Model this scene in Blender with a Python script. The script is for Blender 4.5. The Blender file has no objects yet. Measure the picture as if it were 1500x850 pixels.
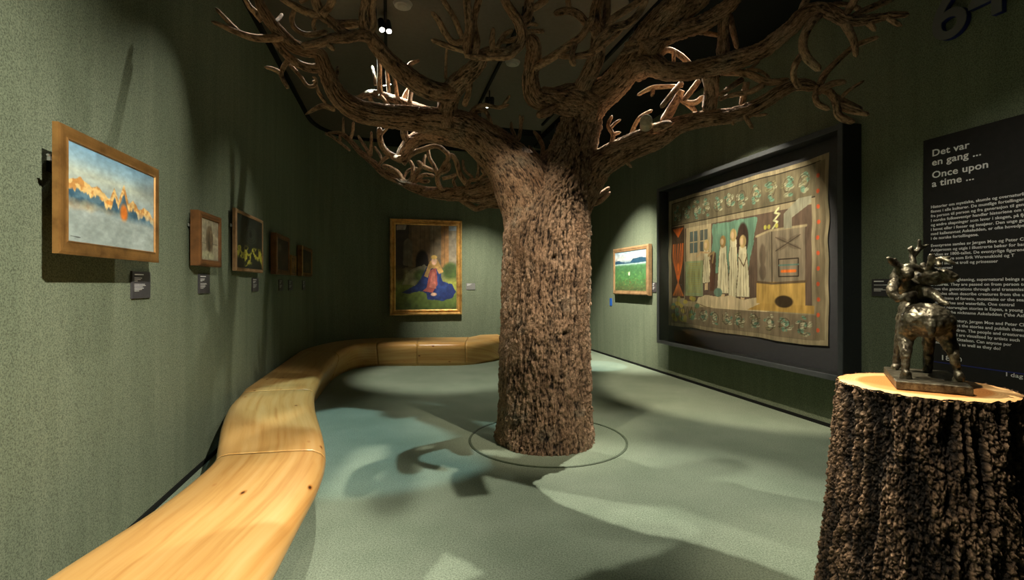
import bpy, bmesh, math, random
import numpy as np
from mathutils import Vector, Matrix
random.seed(7); np.random.seed(7)
SC = bpy.context.scene
COL = SC.collection
F = 710.0; CX = 750.0; HY = 418.0; EYE = 1.45

# ---------------------------------------------------------------- camera, world, exposure
cam_d = bpy.data.cameras.new('camera'); cam = bpy.data.objects.new('camera', cam_d); COL.objects.link(cam)
cam_d.sensor_width = 36; cam_d.lens = F / 1500 * 36; cam_d.shift_y = -(425 - HY) / 1500
cam.location = (0, 0, EYE); cam.rotation_euler = (math.pi / 2, 0, 0); cam_d.clip_start = 0.05
SC.camera = cam
SC.view_settings.view_transform = 'Standard'; SC.view_settings.look = 'None'
SC.view_settings.gamma = 1; SC.view_settings.use_curve_mapping = False
SC.view_settings.exposure = 0.12
w = bpy.data.worlds.new('world'); SC.world = w; w.use_nodes = True
w.node_tree.nodes['Background'].inputs[0].default_value = (0.55, 0.62, 0.55, 1)
w.node_tree.nodes['Background'].inputs[1].default_value = 0.005

# each lamp: (where it hangs x, y, z), (what it aims at), watts, cone degrees, blend, colour, lamp radius, square
WARM = (1.0, 0.86, 0.66); NEUT = (1.0, 0.94, 0.80); COOL = (0.62, 0.92, 1.0)
LAMPS = [
 ((1.90, -0.80, 4.16), (-2.15, 1.75, 0.75), 2500, 52, 1.0, NEUT, 0.030, False, 'aimed at the misty mountain painting'),
 ((0.12, 5.10, 4.16), (-2.85, 4.70, 1.20), 190, 42, 1.0, NEUT, 0.03, False, 'aimed at the small pictures on the left wall'),
 ((-0.34, 7.30, 4.16), (-0.45, 5.9, 0.0), 170, 44, 0.9, NEUT, 0.015, False, ''),
 ((0.95, 7.20, 4.16), (2.12, 9.05, 1.05), 1900, 48, 1.0, NEUT, 0.04, False, 'aimed at the meadow painting'),
 ((1.20, 4.65, 4.16), (2.78, 6.15, 1.40), 760, 56, 0.35, WARM, 0.02, True, 'aimed at the tapestry case'),
 ((-1.34, 5.13, 4.16), (-0.35, 3.05, 0.0), 560, 46, 0.6, NEUT, 0.012, False, ''),
 ((1.62, 4.60, 4.16), (1.75, 4.0, 0.0), 300, 54, 0.8, NEUT, 0.012, False, 'aimed at the carpet before the tapestry'),
 ((-1.68, 6.50, 4.16), (-1.1, 7.8, 0.0), 520, 42, 0.6, NEUT, 0.012, False, 'aimed at the carpet inside the bend of the bench'),
 ((-1.45, 4.95, 4.16), (-1.30, 4.65, 0.0), 400, 38, 0.25, COOL, 0.01, True, 'aimed at the cool patch of carpet'),
 ((1.20, 6.70, 4.16), (1.55, 8.7, 0.0), 600, 13, 0.15, COOL, 0.01, True, 'aimed at the carpet behind the trunk'),
 ((1.80, 2.05, 4.16), (0.50, 4.4, 0.85), 620, 30, 0.8, WARM, 0.015, False, 'aimed at the front of the trunk'),
 ((-0.90, 2.10, 4.16), (0.25, 4.3, 1.75), 420, 26, 0.9, WARM, 0.015, False, 'aimed at the upper trunk from the left'),
 ((0.80, 3.00, 4.16), (1.70, 2.10, 1.20), 800, 20, 0.6, WARM, 0.02, False, 'aimed at the bronze'),
 ((0.10, 1.30, 4.16), (1.55, 2.05, 0.60), 420, 28, 0.9, WARM, 0.02, False, 'aimed at the side of the stump'),
 ((1.70, 1.20, 4.16), (3.40, 3.45, 1.60), 190, 40, 1.0, NEUT, 0.03, False, 'unseen, added to brighten the text board'),  # added lamp, stands in for spill from the light on the bronze
 ((0.30, 0.70, 4.16), (-1.30, 1.7, 0.4), 130, 40, 1.0, WARM, 0.03, False, 'aimed at the nearest stretch of bench'),
 ((1.38, 5.45, 4.16), (0.60, 2.4, 0.0), 1000, 54, 0.7, NEUT, 0.010, False, 'aimed at the open carpet'),
 ((-1.35, 1.90, 4.16), (-0.3, 2.2, 0.0), 90, 56, 1.0, NEUT, 0.02, False, 'above the near stretch of bench'),
 ((-1.62, 4.05, 4.16), (-2.20, 2.5, 0.9), 150, 50, 1.0, NEUT, 0.012, False, 'grazing the left wall through the branch tips'),
 ((-0.58, 8.00, 4.16), (-0.70, 10.2, 1.00), 950, 48, 1.0, NEUT, 0.04, False, 'aimed at the seated blue-cloaked figure painting'),
 ((0.82, 8.50, 4.16), (0.55, 7.2, 0.0), 120, 40, 1.0, NEUT, 0.02, False, 'glowing behind the right fork of the trunk'),
]

# ---------------------------------------------------------------- helpers
def s2l(c):
    c = np.asarray(c, float)
    return np.where(c <= 0.04045, c / 12.92, ((c + 0.055) / 1.055) ** 2.4)
def rgb(r, g, b): return tuple(s2l(np.array([r, g, b]) / 255.0)) + (1.0,)
def at(px, py, Y): return Vector(((px - CX) / F * Y, Y, EYE - (py - HY) / F * Y))

def tag(o, label=None, cat=None, group=None, kind=None):
    if label: o['label'] = label
    if cat: o['category'] = cat
    if group: o['group'] = group
    if kind: o['kind'] = kind
    return o
def empty(name, loc=(0, 0, 0), rz=0.0, parent=None):
    o = bpy.data.objects.new(name, None); COL.objects.link(o)
    o.location = loc; o.rotation_euler = (0, 0, rz); o.empty_display_size = 0.1
    if parent: o.parent = parent
    return o
def link(name, me, mat=None, parent=None, smooth=False):
    if mat: me.materials.append(mat)
    if smooth: me.polygons.foreach_set('use_smooth', [True] * len(me.polygons))
    o = bpy.data.objects.new(name, me); COL.objects.link(o)
    if parent: o.parent = parent
    return o
def mesh_np(name, V, Fq):
    me = bpy.data.meshes.new(name); V = np.asarray(V, np.float32)
    Fq = np.asarray(Fq, np.int32); nf, k = Fq.shape
    me.vertices.add(len(V)); me.vertices.foreach_set('co', V.ravel())
    me.loops.add(nf * k); me.loops.foreach_set('vertex_index', Fq.ravel())
    me.polygons.add(nf); me.polygons.foreach_set('loop_start', np.arange(0, nf * k, k, dtype=np.int32))
    me.update(calc_edges=True); me.validate()
    return me
def pm(name, V, Fs, mat=None, parent=None, smooth=False):
    me = bpy.data.meshes.new(name); me.from_pydata([tuple(v) for v in V], [], Fs); me.update()
    bm = bmesh.new(); bm.from_mesh(me); bmesh.ops.recalc_face_normals(bm, faces=bm.faces); bm.to_mesh(me); bm.free()
    return link(name, me, mat, parent, smooth)
def set_vec(me, name, A):
    a = me.attributes.new(name, 'FLOAT_VECTOR', 'POINT'); a.data.foreach_set('vector', np.asarray(A, np.float32).ravel())
def set_f(me, name, A):
    a = me.attributes.new(name, 'FLOAT', 'POINT'); a.data.foreach_set('value', np.asarray(A, np.float32).ravel())

class Bag:                                  # gathers simple shapes into one bmesh
    def __init__(s): s.bm = bmesh.new()
    def box(s, x0, x1, y0, y1, z0, z1, M=None):
        vs = [s.bm.verts.new(v) for v in [(x0,y0,z0),(x1,y0,z0),(x1,y1,z0),(x0,y1,z0),(x0,y0,z1),(x1,y0,z1),(x1,y1,z1),(x0,y1,z1)]]
        for f in [(0,3,2,1),(4,5,6,7),(0,1,5,4),(1,2,6,5),(2,3,7,6),(3,0,4,7)]: s.bm.faces.new([vs[i] for i in f])
        if M is not None: bmesh.ops.transform(s.bm, matrix=M, verts=vs)
        return s
    def cyl(s, a, b, r0, r1=None, n=16):
        a = Vector(a); b = Vector(b); d = b - a; r1 = r0 if r1 is None else r1
        M = Matrix.Translation((a + b) / 2) @ d.to_track_quat('Z', 'Y').to_matrix().to_4x4()
        bmesh.ops.create_cone(s.bm, cap_ends=True, segments=n, radius1=r0, radius2=r1, depth=d.length, matrix=M)
        return s
    def ell(s, c, rx, ry, rz, rot=None):
        M = Matrix.Translation(Vector(c)) @ (rot.to_4x4() if rot else Matrix()) @ Matrix.Diagonal((rx, ry, rz, 1))
        bmesh.ops.create_uvsphere(s.bm, u_segments=16, v_segments=10, radius=1, matrix=M); return s
    def bevel(s, wd, seg=2):
        bmesh.ops.bevel(s.bm, geom=list(s.bm.edges), offset=wd, segments=seg, profile=0.5, affect='EDGES'); return s
    def make(s, name, mat=None, parent=None, smooth=False):
        me = bpy.data.meshes.new(name); s.bm.to_mesh(me); s.bm.free()
        return link(name, me, mat, parent, smooth)

# numpy noise
def _h(ix, iy, iz, k):
    n = (ix.astype(np.int64) * 73856093) ^ (iy.astype(np.int64) * 19349663) ^ (iz.astype(np.int64) * 83492791) ^ (k * 2654435761)
    n &= 0xffffffff
    n = ((n ^ (n >> 15)) * 2246822519) & 0xffffffff
    n = ((n ^ (n >> 13)) * 3266489917) & 0xffffffff
    return ((n ^ (n >> 16)) & 0xffff) / 65535.0
def vnoise(x, y, z, k=0):
    ix, iy, iz = np.floor(x), np.floor(y), np.floor(z)
    fx, fy, fz = x - ix, y - iy, z - iz
    fx, fy, fz = [t * t * (3 - 2 * t) for t in (fx, fy, fz)]
    r = 0
    for a in (0, 1):
        for b in (0, 1):
            for c in (0, 1):
                wt = (fx if a else 1 - fx) * (fy if b else 1 - fy) * (fz if c else 1 - fz)
                r = r + wt * _h(ix + a, iy + b, iz + c, k)
    return r * 2 - 1
def fbm(x, y, z, o=3, k=0):
    r = 0; am = 1; t = 0
    for i in range(o):
        r = r + am * vnoise(x * 2 ** i + 11.3 * i, y * 2 ** i, z * 2 ** i, k + i); t += am; am *= .5
    return r / t
def worley(x, y, z, k=0):
    ix, iy, iz = np.floor(x), np.floor(y), np.floor(z)
    f1 = np.full(x.shape, 9.0); f2 = np.full(x.shape, 9.0)
    for a in (-1, 0, 1):
        for b in (-1, 0, 1):
            for c in (-1, 0, 1):
                cx, cy, cz = ix + a, iy + b, iz + c
                d = (cx + _h(cx, cy, cz, k) - x) ** 2 + (cy + _h(cx, cy, cz, k + 1) - y) ** 2 + (cz + _h(cx, cy, cz, k + 2) - z) ** 2
                m = d < f1
                f2 = np.where(m, f1, np.minimum(f2, d)); f1 = np.where(m, d, f1)
    return np.sqrt(f1), np.sqrt(f2)

# ---------------------------------------------------------------- materials
class NT:
    def __init__(s, name):
        s.m = bpy.data.materials.new(name); s.m.use_nodes = True; s.t = s.m.node_tree
        s.b = s.t.nodes['Principled BSDF']
    def n(s, typ, **kw):
        nd = s.t.nodes.new(typ)
        for k, v in kw.items():
            if k.startswith('i_'): nd.inputs[k[2:].replace('_', ' ')].default_value = v
            else: setattr(nd, k, v)
        return nd
    def l(s, a, b): s.t.links.new(a, b)
    def ramp(s, fac, stops):
        r = s.n('ShaderNodeValToRGB'); e = r.color_ramp.elements
        while len(e) > 1: e.remove(e[-1])
        e[0].position, e[0].color = stops[0]
        for p, c in stops[1:]:
            q = e.new(p); q.color = c
        s.l(fac, r.inputs[0]); return r.outputs[0]
    def mapping(s, src, scale):
        m = s.n('ShaderNodeMapping'); m.inputs['Scale'].default_value = scale; s.l(src, m.inputs[0]); return m.outputs[0]
    def noise(s, vec, sc, det=4, rough=.6):
        n = s.n('ShaderNodeTexNoise'); n.inputs['Scale'].default_value = sc; n.inputs['Detail'].default_value = det
        n.inputs['Roughness'].default_value = rough; s.l(vec, n.inputs['Vector']); return n.outputs[0]
    def bump(s, h, strength, dist, prev=None):
        b = s.n('ShaderNodeBump'); b.inputs['Strength'].default_value = strength; b.inputs['Distance'].default_value = dist
        s.l(h, b.inputs['Height'])
        if prev is not None: s.l(prev, b.inputs['Normal'])
        return b.outputs[0]
    def mix(s, fac, a, b, typ='MIX'):
        m = s.n('ShaderNodeMix', data_type='RGBA', blend_type=typ)
        if isinstance(fac, (int, float)): m.inputs[0].default_value = fac
        else: s.l(fac, m.inputs[0])
        for i, v in ((6, a), (7, b)):
            if isinstance(v, tuple): m.inputs[i].default_value = v
            else: s.l(v, m.inputs[i])
        return m.outputs[2]
    def attr(s, nm, out='Vector'): 
        a = s.n('ShaderNodeAttribute'); a.attribute_name = nm; return a.outputs[out]
    def obj(s): return s.n('ShaderNodeTexCoord').outputs['Object']
    def col(s, c): 
        if isinstance(c, tuple): s.b.inputs['Base Color'].default_value = c
        else: s.l(c, s.b.inputs['Base Color'])
def plain(name, c, rough=.5, metal=0, var=.15, spec=.5):
    N = NT(name); o = N.obj()
    n = N.noise(o, 25)
    d = tuple(x * (1 - var) for x in c[:3]) + (1,); e = tuple(min(1, x * (1 + var)) for x in c[:3]) + (1,)
    N.col(N.ramp(n, [(.35, d), (.65, e)])); N.b.inputs['Roughness'].default_value = rough; N.b.inputs['Metallic'].default_value = metal
    N.b.inputs['Specular IOR Level'].default_value = spec
    return N.m
def wall_mat():
    N = NT('green felt wall covering'); o = N.obj()
    st = N.noise(N.mapping(o, (7, 7, .5)), 1.0, 5)
    c1 = N.ramp(st, [(.3, (.142, .172, .113, 1)), (.7, (.186, .218, .146, 1))])
    sp = N.noise(o, 130, 3, .7)
    c2 = N.ramp(sp, [(.40, (.42, .42, .42, 1)), (.56, (1.12, 1.12, 1.10, 1))])
    N.col(N.mix(.75, c1, c2, 'MULTIPLY'))
    N.b.inputs['Roughness'].default_value = .95; N.b.inputs['Specular IOR Level'].default_value = .15
    N.l(N.bump(sp, .55, .006), N.b.inputs['Normal']); return N.m
def floor_mat():
    N = NT('grey green carpet'); o = N.obj()
    big = N.noise(o, 1.6, 4)
    c1 = N.ramp(big, [(.35, (.190, .235, .170, 1)), (.68, (.240, .285, .212, 1))])
    sp = N.noise(o, 110, 4, .75)
    c2 = N.ramp(sp, [(.38, (.50, .52, .50, 1)), (.62, (1.3, 1.3, 1.3, 1))])
    N.col(N.mix(.8, c1, c2, 'MULTIPLY'))
    N.b.inputs['Roughness'].default_value = .98; N.b.inputs['Specular IOR Level'].default_value = .1
    N.l(N.bump(sp, .5, .004), N.b.inputs['Normal']); return N.m
def bark_mat(name, dark, mid, light, moss, sc=1.0, bumpd=.006):
    N = NT(name); v = N.attr('bk'); h = N.attr('crack', 'Fac')
    big = N.noise(v, 5 * sc, 5)
    c = N.ramp(big, [(.32, mid), (.55, light), (.75, moss)])
    f = N.noise(N.mapping(v, (90 * sc, 90 * sc, 28 * sc)), 1.0, 5, .7)
    c = N.mix(.75, c, N.ramp(f, [(.36, (.30, .28, .26, 1)), (.60, (1.4, 1.35, 1.3, 1))]), 'MULTIPLY')
    c = N.mix(N.ramp(h, [(.06, (0, 0, 0, 1)), (.48, (1, 1, 1, 1))]), dark, c)
    N.col(c); N.b.inputs['Roughness'].default_value = .85; N.b.inputs['Specular IOR Level'].default_value = .3
    vo = N.n('ShaderNodeTexVoronoi', feature='DISTANCE_TO_EDGE'); vo.inputs['Scale'].default_value = 1
    N.l(N.mapping(v, (110 * sc, 110 * sc, 40 * sc)), vo.inputs['Vector'])
    b1 = N.bump(N.ramp(vo.outputs['Distance'], [(0, (0, 0, 0, 1)), (.25, (1, 1, 1, 1))]), .55, bumpd)
    N.l(N.bump(f, .8, bumpd, b1), N.b.inputs['Normal']); return N.m
def pine_mat():
    N = NT('oiled pine'); v = N.attr('gr')
    warp = N.noise(N.mapping(v, (2.2, .8, 1)), 1, 3)
    ad = N.n('ShaderNodeVectorMath', operation='ADD'); N.l(N.mapping(v, (26, .8, 1)), ad.inputs[0])
    sc = N.n('ShaderNodeVectorMath', operation='SCALE'); sc.inputs[3].default_value = 2.2; N.l(warp, sc.inputs[0]); N.l(sc.outputs[0], ad.inputs[1])
    g = N.noise(ad.outputs[0], 1.0, 3, .55)
    c = N.ramp(g, [(.30, rgb(186, 138, 76)), (.48, rgb(202, 160, 96)), (.70, rgb(210, 172, 112))])
    pl = N.noise(N.mapping(v, (3.1, .55, 1)), 1, 2)
    c = N.mix(.7, c, N.ramp(pl, [(.38, (.86, .72, .55, 1)), (.60, (1.0, .97, .90, 1))]), 'MULTIPLY')
    vo = N.n('ShaderNodeTexVoronoi'); vo.inputs['Scale'].default_value = 1; vo.inputs['Randomness'].default_value = 1
    N.l(N.mapping(v, (6.5, 3.2, 1)), vo.inputs['Vector'])
    k = N.ramp(vo.outputs['Distance'], [(.045, (.10, .045, .02, 1)), (.07, (.78, .55, .34, 1)), (.12, (1, 1, 1, 1))])
    c = N.mix(1.0, c, k, 'MULTIPLY')
    N.col(c); N.b.inputs['Roughness'].default_value = .33; N.b.inputs['Coat Weight'].default_value = .25; N.b.inputs['Coat Roughness'].default_value = .25
    N.l(N.bump(k, .35, .004, N.bump(g, .08, .002)), N.b.inputs['Normal']); return N.m
def gold_mat(name, c, c2, rough=.38, metal=.55):
    N = NT(name); o = N.obj(); n = N.noise(o, 9, 4, .6)
    N.col(N.ramp(n, [(.22, c2), (.50, c), (.75, tuple(min(1, x * 1.35) for x in c[:3]) + (1,))]))
    N.b.inputs['Roughness'].default_value = rough; N.b.inputs['Metallic'].default_value = metal
    N.l(N.bump(N.noise(o, 60, 4), .12, .003), N.b.inputs['Normal']); return N.m
def paint_mat(name, rough=.45, weave=0):
    N = NT(name); N.l(N.attr('paint', 'Color'), N.b.inputs['Base Color']); N.b.inputs['Roughness'].default_value = rough
    o = N.obj()
    if weave:
        wv = N.n('ShaderNodeTexWave', bands_direction='X'); wv.inputs['Scale'].default_value = 60; wv.inputs['Distortion'].default_value = 1.5; N.l(o, wv.inputs['Vector'])
        N.l(N.bump(wv.outputs[0], .5, .004, N.bump(N.noise(o, 120), .4, .003)), N.b.inputs['Normal']); N.b.inputs['Specular IOR Level'].default_value = .1
    else:
        N.l(N.bump(N.noise(o, 70, 5), .25, .002), N.b.inputs['Normal'])
    return N.m
def emit_mat(name, c, s):
    N = NT(name); N.b.inputs['Base Color'].default_value = c; N.b.inputs['Emission Color'].default_value = c; N.b.inputs['Emission Strength'].default_value = s; return N.m
def glass_mat():
    N = NT('museum glass'); t = N.n('ShaderNodeBsdfTransparent'); t.inputs[0].default_value = (.97, .98, .97, 1)
    g = N.n('ShaderNodeBsdfGlossy'); g.inputs['Roughness'].default_value = .02
    fr = N.n('ShaderNodeFresnel'); fr.inputs[0].default_value = 1.12
    mx = N.n('ShaderNodeMixShader'); N.l(fr.outputs[0], mx.inputs[0]); N.l(t.outputs[0], mx.inputs[1]); N.l(g.outputs[0], mx.inputs[2])
    N.l(mx.outputs[0], N.t.nodes['Material Output'].inputs[0]); return N.m
def cut_mat():
    N = NT('sawn stump face'); o = N.obj()
    d = N.n('ShaderNodeVectorMath', operation='LENGTH'); 
    nz = N.noise(o, 6, 3); sc = N.n('ShaderNodeVectorMath', operation='SCALE'); sc.inputs[3].default_value = .035; N.l(nz, sc.inputs[0])
    ad = N.n('ShaderNodeVectorMath', operation='ADD'); N.l(N.mapping(o, (1, 1, 0)), ad.inputs[0]); N.l(sc.outputs[0], ad.inputs[1]); N.l(ad.outputs[0], d.inputs[0])
    r = d.outputs['Value']
    base = N.ramp(r, [(.0, rgb(196, 132, 72)), (.215, rgb(206, 140, 76)), (.235, rgb(232, 190, 130)), (.30, rgb(222, 176, 118)), (.325, rgb(150, 100, 66))])
    m = N.n('ShaderNodeMath', operation='SINE'); mm = N.n('ShaderNodeMath', operation='MULTIPLY'); mm.inputs[1].default_value = 620; N.l(r, mm.inputs[0]); N.l(mm.outputs[0], m.inputs[0])
    rg = N.ramp(m.outputs[0], [(0, (.82, .78, .72, 1)), (.8, (1, 1, 1, 1))])
    N.col(N.mix(.6, base, rg, 'MULTIPLY')); N.b.inputs['Roughness'].default_value = .5; return N.m

M = dict(
 wall=wall_mat(), floor=floor_mat(), pine=pine_mat(), glass=glass_mat(), cut=cut_mat(),
 ceil=plain('grey brown ceiling paint', (.125, .115, .092, 1), .9, 0, .06, .1),
 blackpaint=plain('matt black paint', (.006, .007, .006, 1), .85, 0, .1, .2),
 ring=plain('dark green inlay', (.055, .080, .045, 1), .7, 0, .2),
 box=plain('black lacquered frame', (.018, .020, .022, 1), .42, 0, .1),
 boxedge=plain('charcoal front edge', (.050, .056, .060, 1), .38, 0, .1),
 backing=plain('dark grey backing board', (.035, .035, .042, 1), .7, 0, .1),
 panel=plain('black information board', (.020, .019, .018, 1), .6, 0, .1, .2),
 text=plain('pale grey print', (.80, .80, .77, 1), .7, 0, .02),
 textdim=plain('grey lettering', (.12, .125, .125, 1), .7, 0, .02),
 plate=plain('dark grey label plate', (.045, .043, .045, 1), .5, 0, .05),
 greyplate=plain('grey label plate', (.16, .16, .15, 1), .5, 0, .05),
 blue=plain('cobalt blue edge', (.008, .016, .16, 1), .6, 0, .05),
 bluetag=plain('bright blue tag', (.01, .09, .42, 1), .5, 0, .05),
 steel=plain('zinc bracket', (.5, .5, .48, 1), .35, .9, .1),
 lamp=plain('black lamp housing', (.02, .02, .02, 1), .5, 0, .05),
 white=plain('white plastic', (.32, .32, .29, 1), .5, 0, .03),
 lens=emit_mat('lit lamp lens', (1, .97, .9, 1), 14),
 oldgold=gold_mat('aged gilt', (.30, .155, .045, 1), (.12, .055, .016, 1)),
 brightgold=gold_mat('bright gilt', (.62, .38, .12, 1), (.26, .12, .03, 1), .33, .65),
 brown=gold_mat('brown wooden moulding', (.17, .075, .024, 1), (.07, .03, .010, 1), .38, .15),
 tan=gold_mat('tan wooden moulding', (.30, .18, .085, 1), (.14, .075, .03, 1), .45, .1),
 paint=paint_mat('oil paint'), weave=paint_mat('woven wool', .95, 1),
 bark=bark_mat('trunk bark', (.012, .008, .005, 1), (.20, .125, .076, 1), (.33, .225, .148, 1), (.20, .18, .14, 1), 1.0, .010),
 limb=bark_mat('limb bark', (.014, .009, .006, 1), (.26, .15, .085, 1), (.40, .26, .165, 1), (.27, .22, .16, 1), 1.2, .007),
 twig=bark_mat('smooth twig bark', (.06, .035, .022, 1), (.34, .21, .125, 1), (.48, .32, .20, 1), (.38, .29, .19, 1), 1.6, .0025),
 stump=bark_mat('rough stump bark', (.006, .0045, .003, 1), (.13, .085, .052, 1), (.25, .17, .11, 1), (.16, .13, .09, 1), .9, .008),
 heart=plain('pale sawn wood', (.45, .40, .30, 1), .7, 0, .25),
)
def bronze_mat():
    N = NT('patinated bronze'); o = N.obj(); n = N.noise(o, 28, 5, .7)
    N.col(N.ramp(n, [(.35, (.030, .024, .015, 1)), (.55, (.13, .12, .085, 1)), (.75, (.30, .31, .23, 1))]))
    N.b.inputs['Metallic'].default_value = .65; N.b.inputs['Roughness'].default_value = .42
    N.l(N.bump(N.noise(o, 90, 4), .5, .004), N.b.inputs['Normal']); return N.m
M['bronze'] = bronze_mat()

# ---------------------------------------------------------------- room shell
kL, aL = -0.235, -1.577            # left wall floor line  X = aL + kL Y
kR, aR = -0.2535, 4.50             # right wall            X = aR + kR Y
aB = 10.45                         # back wall             Y = aB + .2535 X
CEIL = 4.38; Y0 = -2.4
def unit(x, y): v = Vector((x, y, 0)); v.normalize(); return v
WALL = {   # origin on the wall line, along-direction (viewer's right), into-the-wall direction
 'left': (Vector((aL, 0, 0)), unit(kL, 1)),
 'right': (Vector((aR, 0, 0)), unit(-kR, -1)),
 'back': (Vector((0, aB, 0)), unit(1, .2535)),
}
def wrot(wn): d = WALL[wn][1]; return math.atan2(d.y, d.x)
def winto(wn): d = WALL[wn][1]; return Vector((-d.y, d.x, 0))
def hit(wn, px, off):              # ground point where the sight line through column px meets the wall plane moved off metres into the room
    O, d = WALL[wn]; n = winto(wn); P = O - n * off; t = (px - CX) / F
    # X = t Y ; (X,Y).n = P.n
    Y = P.dot(n) / (t * n.x + n.y); return Vector((t * Y, Y, 0))
def zz(py, Y): return EYE - (py - HY) / F * Y

def slab(name, pts, z0, z1, thick, mat):           # wall following a plan polyline, thickness away from the room (left of travel)
    n = len(pts); out = []
    for i, p in enumerate(pts):
        a = pts[max(i - 1, 0)]; b = pts[min(i + 1, n - 1)]; d = (b - a).normalized(); out.append(p + Vector((-d.y, d.x, 0)) * thick)
    V = []; 
    for p, q in zip(pts, out): V += [(p.x, p.y, z0), (p.x, p.y, z1), (q.x, q.y, z1), (q.x, q.y, z0)]
    Fs = []
    for i in range(n - 1):
        a = 4 * i; b = a + 4
        for k in range(4): Fs.append((a + k, b + k, b + (k + 1) % 4, a + (k + 1) % 4))
    Fs += [(0, 1, 2, 3), tuple(4 * (n - 1) + k for k in (3, 2, 1, 0))]
    o = pm(name, V, Fs, mat); tag(o, kind='structure'); return o
cornL = Vector((aL + kL * 8.30, 8.30, 0)); cornB = Vector((-2.55, aB - .2535 * 2.55, 0)); cc = Vector((-3.806, 9.485, 0))
arc = []
for i in range(17):
    t = i / 16; arc.append(cornL * (1 - t) ** 2 + cc * 2 * t * (1 - t) + cornB * t * t)
XR = (aR + kR * aB) / (1 - kR * .2535); RB = Vector((XR, aB + .2535 * XR, 0))
pl = [Vector((aL + kL * Y0, Y0, 0)), cornL]; pb = arc + [RB]; pr = [RB, Vector((aR + kR * Y0, Y0, 0))]
slab('wall_left', pl, 0, CEIL, .12, M['wall']); slab('wall_back', pb, 0, CEIL, .12, M['wall']); slab('wall_right', pr, 0, CEIL, .12, M['wall'])
slab('wall_rear', [pr[1], pl[0]], 0, CEIL, .12, M['wall'])
for nm, p in (('left', pl), ('back', pb), ('right', pr)):
    def inset(pts, e=.012):
        r = []
        for i, q in enumerate(pts):
            a = pts[max(i - 1, 0)]; b = pts[min(i + 1, len(pts) - 1)]; d = (b - a).normalized(); r.append(q - Vector((-d.y, d.x, 0)) * e)
        return r
    slab('shadow_gap_strip_' + nm, inset(p), 0.0, .035, .012, M['blackpaint'])  # black strip whose colour stands in for the shadow gap at the floor
for i, (nm, p) in enumerate((('left', pl), ('back', pb))):
    slab('trim_%d' % (i + 1), inset(p, .05), CEIL - .05, CEIL, .05, M['blackpaint'])  # black strips painted in for the shaded gap along the wall tops
o = Bag().box(-6, 6.5, Y0 - .3, 12.5, -.12, 0).make('floor', M['floor']); tag(o, kind='structure')
o = Bag().box(-6, 6.5, Y0 - .3, 12.5, CEIL, CEIL + .1).make('ceiling', M['ceil']); tag(o, kind='structure')
# dropped black soffits along the right and back edges of the ceiling
def sx(Y, a): return a + kR * Y
V = []; 
for z in (CEIL - .12, CEIL - .001):
    V += [(sx(Y0, 2.95), Y0, z), (sx(Y0, aR), Y0, z), (sx(10.7, aR - .05), 10.7, z), (sx(9.9, 2.95), 9.9, z)]
tag(pm('trim_3', V, [(0,3,2,1),(4,5,6,7),(0,1,5,4),(1,2,6,5),(2,3,7,6),(3,0,4,7)], M['blackpaint']), kind='structure')
V = []
def bx(X, a): return a + .2535 * X
for z in (CEIL - .12, CEIL - .001):
    V += [(-2.3, bx(-2.3, 9.05), z), (.55, bx(.55, 9.05), z), (.30, bx(.30, 10.42), z), (-2.6, bx(-2.6, 10.42), z)]
tag(pm('trim_4', V, [(0,3,2,1),(4,5,6,7),(0,1,5,4),(1,2,6,5),(2,3,7,6),(3,0,4,7)], M['blackpaint']), kind='structure')

# ring inlay in the carpet around the tree
TX, TY = .315, 4.58
def ringmesh(name, x, y, r0, r1, z0, z1, mat, n=96):
    V = []; Fs = []
    for i in range(n):
        a = 2 * math.pi * i / n
        for r, z in ((r0, z0), (r0, z1), (r1, z1), (r1, z0)): V.append((x + r * math.cos(a), y + r * math.sin(a), z))
    for i in range(n):
        a = 4 * i; b = 4 * ((i + 1) % n)
        for k in range(4): Fs.append((a + k, b + k, b + (k + 1) % 4, a + (k + 1) % 4))
    return pm(name, V, Fs, mat)
tag(ringmesh('trim_5', TX + .02, TY, .720, .742, -.01, .005, M['ring']), kind='structure')

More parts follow.
